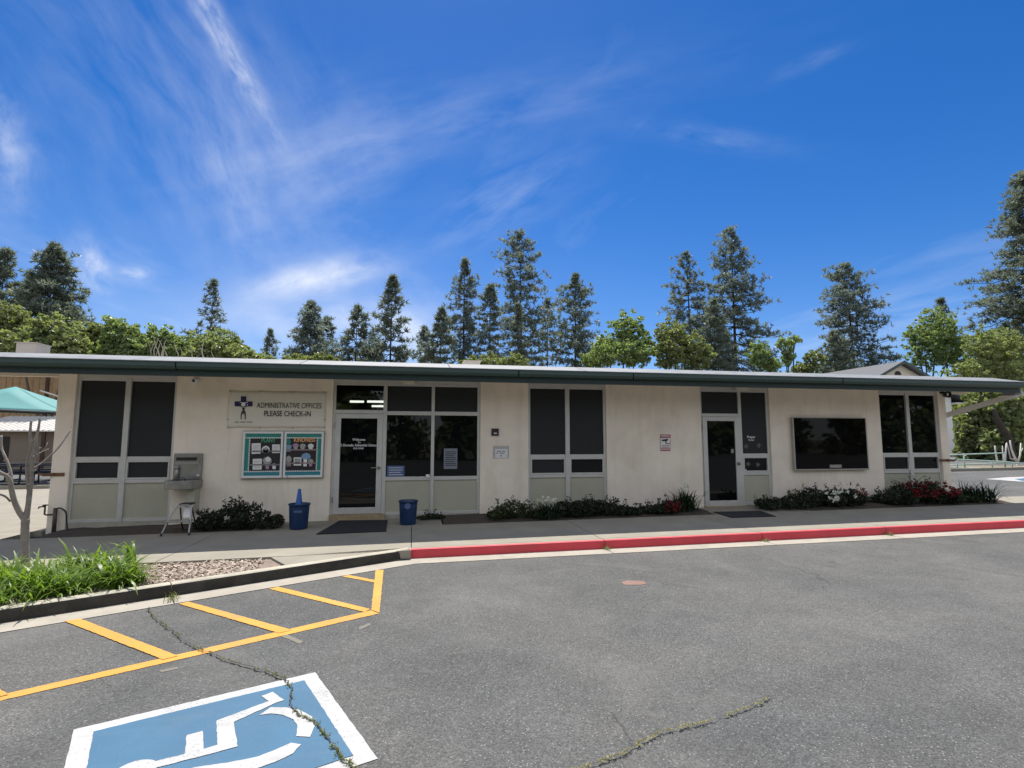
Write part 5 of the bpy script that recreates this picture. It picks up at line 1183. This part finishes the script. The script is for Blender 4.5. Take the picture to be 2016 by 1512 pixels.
ky = on(1900, 927).y      # the kerb along the far side of the side car park
# the copse seen beneath the right end of the canopy
for i, (lab, lo, Y, n, m_) in enumerate((
 ('dark shady oak behind the white gabled house', [(1925, 800, 34, 40), (1915, 850, 32, 40), (1930, 885, 36, 34), (1915, 905, 26, 16)], ky+8.5, 7600, 'oak2'),
 ('sunlit oak over the railings beside the shady oak', [(1975, 800, 36, 30), (1990, 840, 34, 30), (1965, 870, 34, 30), (1980, 900, 34, 20)], ky+7, 8200, 'oak'),
 ('oak with a leaning dark trunk cut by the right edge', [(2030, 800, 36, 40), (2040, 850, 40, 40), (2015, 880, 34, 30), (2035, 905, 36, 18)], ky+8, 7600, 'oak2'))):
    leafy(lab, lo, Y, int(n*2.1), m_, seed=40+i, group='oaks beyond the railings', leaf=.25)
b = MB(); b.tube([at(1993, 905, ky+6), at(1985, 862, ky+6), at(1965, 830, ky+6), at(1955, 805, ky+6)], [.24, .2, .17, .1], 7); o = b.build('leaning_trunk', M['pinebark'], origin=at(1990, 930, ky+6)); tag(o, 'leaning dark trunk among the oaks beyond the railings', 'tree trunk')
# shaded woods on the far side of the lots, and the wood behind the photographer that the panes mirror
def woods(name, x0, x1, y0, y1, h, n, m, leaf):
    C = []
    for k in range(int((x1-x0)/1.3)):
        x = x0+(x1-x0)*rng.uniform(); y = rng.uniform(y0, y1); hh = h*rng.uniform(.65, 1.1)
        for q in range(4): C.append(in_ellipsoid(n//4, (x+rng.normal(0, 1.2), y, hh*(.08+.25*q)), (2.4-.25*q, 2.2, hh*.19), .3))
    C = np.concatenate(C); V, Q = leaf_quads(C, leaf, .8, .1); np_mesh(name, V, Q, m, None, rng.uniform(0, 1, len(Q)), kind='stuff')
woods('woods', 26, 75, 34, 50, 8, 800, M['oak2'], .5)
woods('woods', -80, 80, -40, -33, 10.5, 560, M['oak2'], .85)

# ------------------------------------------------------------------ behind at the right: white house, railings, pruned trees, stall paint
HY = 26.0
hc = at(1780, 710, HY); pr_ = at(1912, 790, HY); pc = at(1889, 850, HY)
hs2 = thing('gabled_house', 'white gabled house with grey shingle roof behind the right end', 'building', (hc.x, HY, gz(hc.x)-.3))
slope = (hc.z-pr_.z)/(pr_.x-hc.x); xr = pc.x; xl = 2*hc.x-xr; ze = hc.z-slope*(xr-hc.x); zg = gz(hc.x)-.3; DP = 14
b = MB(); b.prism([(xl, HY+.5, zg), (xr, HY+.5, zg), (xr, HY+.5, ze-.12), (hc.x, HY+.5, hc.z-.2), (xl, HY+.5, ze-.12)], (0, DP, 0)); b.build('walls', M['bgwhite'], hs2)
b = MB(); b.prism([(xl-.1+1.6, HY+.48, hc.z-slope*(hc.x-xl-1.6)-.25), (xr-1.6, HY+.48, hc.z-slope*(xr-1.6-hc.x)-.25), (hc.x, HY+.48, hc.z-.25)], (0, .02, 0)); b.build('gable_panel', M['bgcream'], hs2)
xo = pr_.x
for sg_, nm in ((1, 'roof'), (-1, 'roof')):
    x2 = hc.x+sg_*(xo-hc.x)
    b = MB(); b.prism([(hc.x, HY, hc.z), (x2, HY, pr_.z), (x2, HY, pr_.z-.12), (hc.x, HY, hc.z-.14)], (0, DP+1, 0)); b.build(nm, M['shingle'], hs2)
    b = MB(); b.prism([(hc.x, HY-.05, hc.z+.03), (x2+sg_*.03, HY-.05, pr_.z+.03), (x2+sg_*.03, HY-.05, pr_.z-.20), (hc.x, HY-.05, hc.z-.24)], (0, .049, 0)); b.build('rake_board', M['trimdark'], hs2)
b = MB(); b.box((xr-.02, HY+.1, pr_.z-.2), (xo-.02, HY+DP, pr_.z-.121)); b.build('eave_soffit', M['bgwhite'], hs2)
b = MB(); vc = at(1768, 738, HY+.45); b.prism([(vc.x+.33*math.cos(k*math.pi/8), HY+.44, vc.z+.33*math.sin(k*math.pi/8)) for k in range(9)], (0, .03, 0)); b.build('gable_vent', M['ink'], hs2)
# far kerb and railings
ky = on(1900, 927).y
print('ky', ky)
p0 = at(1870, 924, ky)
b = MB(); b.prism([(15.2, ky, gz(15.2)-.05), (39.8, ky, gz(39.8)-.05), (39.8, ky, gz(39.8)+.11), (15.2, ky, gz(15.2)+.11)], (0, .18, 0)); b.build('far_kerb', M['concrete'], kind='structure')
b = MB(); b.add([(15.2, ky+.185, gz(15.2)+.09), (60, ky+.185, gz(60)+.09), (60, ky+6, gz(60)+.0), (15.2, ky+6, gz(15.2)+.0), (60, ky+30, gz(60)+.0), (15.2, ky+30, gz(15.2)+.0)], [(0, 1, 2, 3), (3, 2, 4, 5)]); b.build('verge', M['dirt'], kind='structure')
def pipe(name, P, r, m, par): b = MB(); b.tube(P, r, 7); return b.build(name, m, par, smooth=True)
rl = thing('ramp_railing', 'pale green pipe railing along the ramp by the white house', 'railing', at(1900, 925, ky+1))
Yr = ky+1.0
def zr(p): return (1820+p[0]*.2117, 740+p[1]*.2117)
def q_(x, y, Y=Yr): return at(*zr((x, y)), Y)
for P in ([(150, 738), (740, 717)], [(150, 770), (250, 774), (740, 798), (1000, 825)], [(150, 832), (740, 812), (1000, 815)], [(150, 850), (740, 866), (1000, 880)]): pipe('rail', [q_(*p) for p in P], .030, M['rail'], rl)
for x, y0, y1 in ((365, 722, 868), (740, 716, 884), (300, 774, 850), (628, 795, 868), (815, 806, 884), (940, 812, 886)):
    a, c = q_(x, y0), q_(x, y1); pipe('post', [(a.x, Yr, a.z), (a.x, Yr, gz(a.x)-.02)], .032, M['rail'], rl)
for i, (x, lab) in enumerate(((690, 'limewashed pruned tree left of the rail end post'), (750, 'slim limewashed pruned tree at the rail end post'), (870, 'forked limewashed pruned tree near the right edge'))):
    Yp = ky+3.2; t = thing('pruned_tree', lab, 'tree', (q_(x, 900, Yp).x, Yp, gz(24)), 'limewashed pruned trees beyond the railing')
    def pl(name, pts, r): 
        b = MB(); b.tube([q_(*p, Yp) for p in pts], [r*.55*(1-.5*k/(len(pts)-1)) for k in range(len(pts))], 7); b.build(name, M['lime'], t, smooth=True)
    if i == 0: pl('trunk', [(695, 930), (690, 830), (670, 770), (660, 700), (655, 650)], .11)
    elif i == 1: pl('trunk', [(745, 930), (748, 800), (756, 700), (762, 625)], .10); pl('limb', [(735, 800), (728, 720), (725, 650)], .07)
    else:
        pl('trunk', [(872, 940), (870, 860), (862, 800)], .15); pl('limb', [(864, 805), (830, 740), (808, 680), (795, 600)], .11); pl('limb', [(868, 800), (890, 740), (896, 625)], .10); pl('limb', [(850, 780), (800, 770), (775, 660), (765, 620)], .06); pl('limb', [(892, 720), (915, 670)], .05)
pk = [at(u, v, 12) for u, v in ((1938, 942), (2016, 939.5), (2060, 944), (2060, 948), (2016, 947.5))]
pk = [on(u, v, -.016) for u, v in ((1940, 943), (1985, 939.5), (2030, 938), (2075, 947), (2010, 948))]
b = MB(); b.add([(p.x, p.y, gz(p.x)-.016) for p in pk], [tuple(range(5))]); o = b.build('stall_marking', M['white_road'], kind='structure')
if o.data.polygons[0].normal.z < 0: o.data.flip_normals()
pk = [on(u, v, -.012) for u, v in ((1998, 943), (2030, 940), (2070, 946), (2012, 946.5))]
b = MB(); b.add([(p.x, p.y, gz(p.x)-.012) for p in pk], [tuple(range(4))]); o = b.build('stall_marking', M['blue'], kind='structure')
if o.data.polygons[0].normal.z < 0: o.data.flip_normals()

# ------------------------------------------------------------------ behind at the left: wood hall, shade canopy, metal-roofed shed, picnic tables
BY = 26
def Lw(x, y, Y): return at(*zs((x, y)), Y)
hall = thing('timber_hall', 'brown timber-sided hall rising behind the teal shade', 'building', (Lw(200, 700, BY+6).x, BY+6, -.4))
xa, xb = Lw(-260, 100, BY+6).x, Lw(620, 100, BY+6).x; zt = at(60, 735, BY+6).z
b = MB(); b.box((xa, BY+6, -.4), (xb, BY+14, zt+.6)); b.build('walls', M['brownwood'], hall)
k = 0; x = xa
while x < xb:
    b = MB(); b.box((x, BY+5.96, 1.5), (x+.045, BY+6, zt+.6)); b.build('batten', M['brownwood'], hall); x += .42
b = MB(); b.box((Lw(335, 100, BY+5.9).x, BY+5.85, -.4), (Lw(358, 100, BY+5.9).x, BY+5.95, zt+.6)); b.build('post', M['darkwood'], hall)
b = MB(); b.box((xa-.4, BY+5.5, zt+.6), (xb+.4, BY+14.4, zt+.8)); b.build('roof', M['shingle'], hall)
a, c = Lw(290, 180, BY+5), Lw(480, 240, BY+5); b = MB(); b.tube([a, c], .06, 6); b.build('raking_trim', M['soffit'], hall)
sh = thing('metal_roofed_shed', 'tan shed with white ribbed metal roof behind the picnic tables', 'building', (Lw(200, 850, BY).x, BY, -.4))
x0, x1 = Lw(-300, 600, BY).x, Lw(640, 600, BY).x; z_e = Lw(200, 468, BY-.5).z; z_r = Lw(200, 368, BY+4).z
b = MB(); b.box((x0, BY, -.4), (x1, BY+5, z_e+.1)); b.build('walls', M['tan'], sh)
zz = .3
while zz < z_e-.2:
    b = MB(); b.box((x0, BY-.02, zz), (x1, BY-.001, zz+.17)); b.build('siding_board', M['tan'], sh); zz += .19
b = MB(); b.prism([(x0, BY-.55, z_e), (x0, BY+4, z_r), (x0, BY+8, z_e), (x0, BY+8, z_e-.06), (x0, BY+4, z_r-.06), (x0, BY-.55, z_e-.08)], (x1-x0, 0, 0)); rf = b.build('roof', M['metalroof'], sh)
x = x0
while x < x1:
    b = MB(); b.prism([(x, BY-.56, z_e+.002), (x+.05, BY-.56, z_e+.002), (x+.05, BY-.56, z_e+.05), (x, BY-.56, z_e+.05)], (0, 4.55, z_r-z_e)); b.build('rib', M['metalroof'], rf); x += .33
b = MB(); b.box((Lw(-5, 600, BY-.1).x-.5, BY-.06, -.3), (Lw(58, 600, BY-.1).x, BY-.021, Lw(40, 515, BY).z)); b.build('door', M['ink'], sh)
b = MB(); b.box((Lw(292, 600, BY-.5).x, BY-.5, -.3), (Lw(318, 600, BY-.5).x, BY-.38, z_e)); b.build('post', M['darkwood'], sh)
# teal shade canopy
UY = 12.0
um = thing('shade_canopy', 'teal fabric shade canopy over the picnic tables', 'shade canopy', (Lw(100, 900, UY).x, UY, -.15))
ap = Lw(90, 148, UY+1.6); rc = Lw(470, 335, UY); lc = Vector((2*ap.x-rc.x, UY, Lw(-260, 285, UY).z)); rb = Vector((rc.x, UY+3.6, rc.z+.02)); lb = Vector((lc.x, UY+3.6, lc.z))
ap.y = UY+1.8; n = 8
def tri(name, A_, B2, m):
    b = MB(); vs = []; idx = {}
    for i in range(n+1):
        for j in range(n+1-i):
            s, t = i/n, j/n; p = ap*(1-s-t)+A_*s+B2*t; p = Vector(p); p.z -= .22*(4*(s+t)*(1-s-t))*.35+.25*(s*t*4)*(s+t)*.0; idx[(i, j)] = len(vs); vs.append(p)
    fs_ = []
    for i in range(n):
        for j in range(n-i):
            fs_.append((idx[(i, j)], idx[(i+1, j)], idx[(i, j+1)]))
            if j < n-i-1: fs_.append((idx[(i+1, j)], idx[(i+1, j+1)], idx[(i, j+1)]))
    b.add(vs, fs_); o = b.build(name, m, um, smooth=True); sm = o.modifiers.new('s', 'SOLIDIFY'); sm.thickness = .012; return o
for A_, B2 in ((lc, rc), (rc, rb), (rb, lb), (lb, lc)): tri('fabric_panel', A_, B2, M['tealcloth'])
for A_, B2 in ((lc, rc), (rc, rb), (rb, lb), (lb, lc)): pipe('edge_pipe', [A_+Vector((0, 0, -.04)), B2+Vector((0, 0, -.04))], .035, M['trimdark'], um)
for P in (lc, rc, rb, lb): pipe('post', [P+Vector((0, 0, -.03)), (P.x, P.y, gz(P.x)-.03)], .06, M['soffit'], um)
# picnic tables: one built, the others copied with every part
def picnic(loc):
    t = thing('picnic_table', '', 'picnic table', (0, 0, 0), 'dark coated picnic tables in the yard')
    for k in range(5): b = MB(); b.box((-1.2, -.36+k*.148, .72), (1.2, -.36+k*.148+.13, .76)); b.build('table_slat', M['table'], t)
    for sg_ in (-1, 1):
        for k in range(2): b = MB(); y0 = sg_*.72-.14+k*.148; b.box((-1.2, y0, .43), (1.2, y0+.13, .465)); b.build('seat_slat', M['table'], t)
    for x in (-.85, .85):
        b = MB(); b.tube(smooth_path([(x, -.8, .02), (x, -.3, .02), (x, -.18, .1), (x, -.16, .6), (x, -.1, .70), (x, .1, .70), (x, .16, .6), (x, .18, .1), (x, .3, .02), (x, .8, .02)], 3), .032, 7); b.tube([(x, -.78, .42), (x, .78, .42)], .03, 7); b.build('frame', M['table'], t, smooth=True)
    b = MB(); b.tube([(-.85, 0, .45), (.85, 0, .45)], .025, 6); b.build('cross_bar', M['table'], t)
    return t
def copy_tree(o, parent=None):
    c = o.copy(); COL.objects.link(c); c.parent = parent
    for ch in list(o.children): copy_tree(ch, c)
    return c
pt0 = picnic((0, 0, 0))
for i, (u, Y, rz, lab) in enumerate(((20, 13.2, .1, 'dark picnic table nearest the left edge under the teal shade'), (90, 13.4, -.05, 'dark picnic table beside the wall corner under the teal shade'), (60, 15.6, .05, 'dark picnic table in the back row under the teal shade'), (-30, 15.4, 0, 'dark picnic table in the back row cut by the left edge'))):
    o = pt0 if i == 0 else copy_tree(pt0); p = at(u, 950, Y); o.location = (p.x, Y, gz(p.x)-.025); o.rotation_euler.z = rz; o['label'] = lab
b = MB(); b.box((-39, 10.6, gz(-12)-.1), (-6.9, 10.75, gz(-12)+.09)); b.build('yard_kerb', M['concrete'], kind='structure')
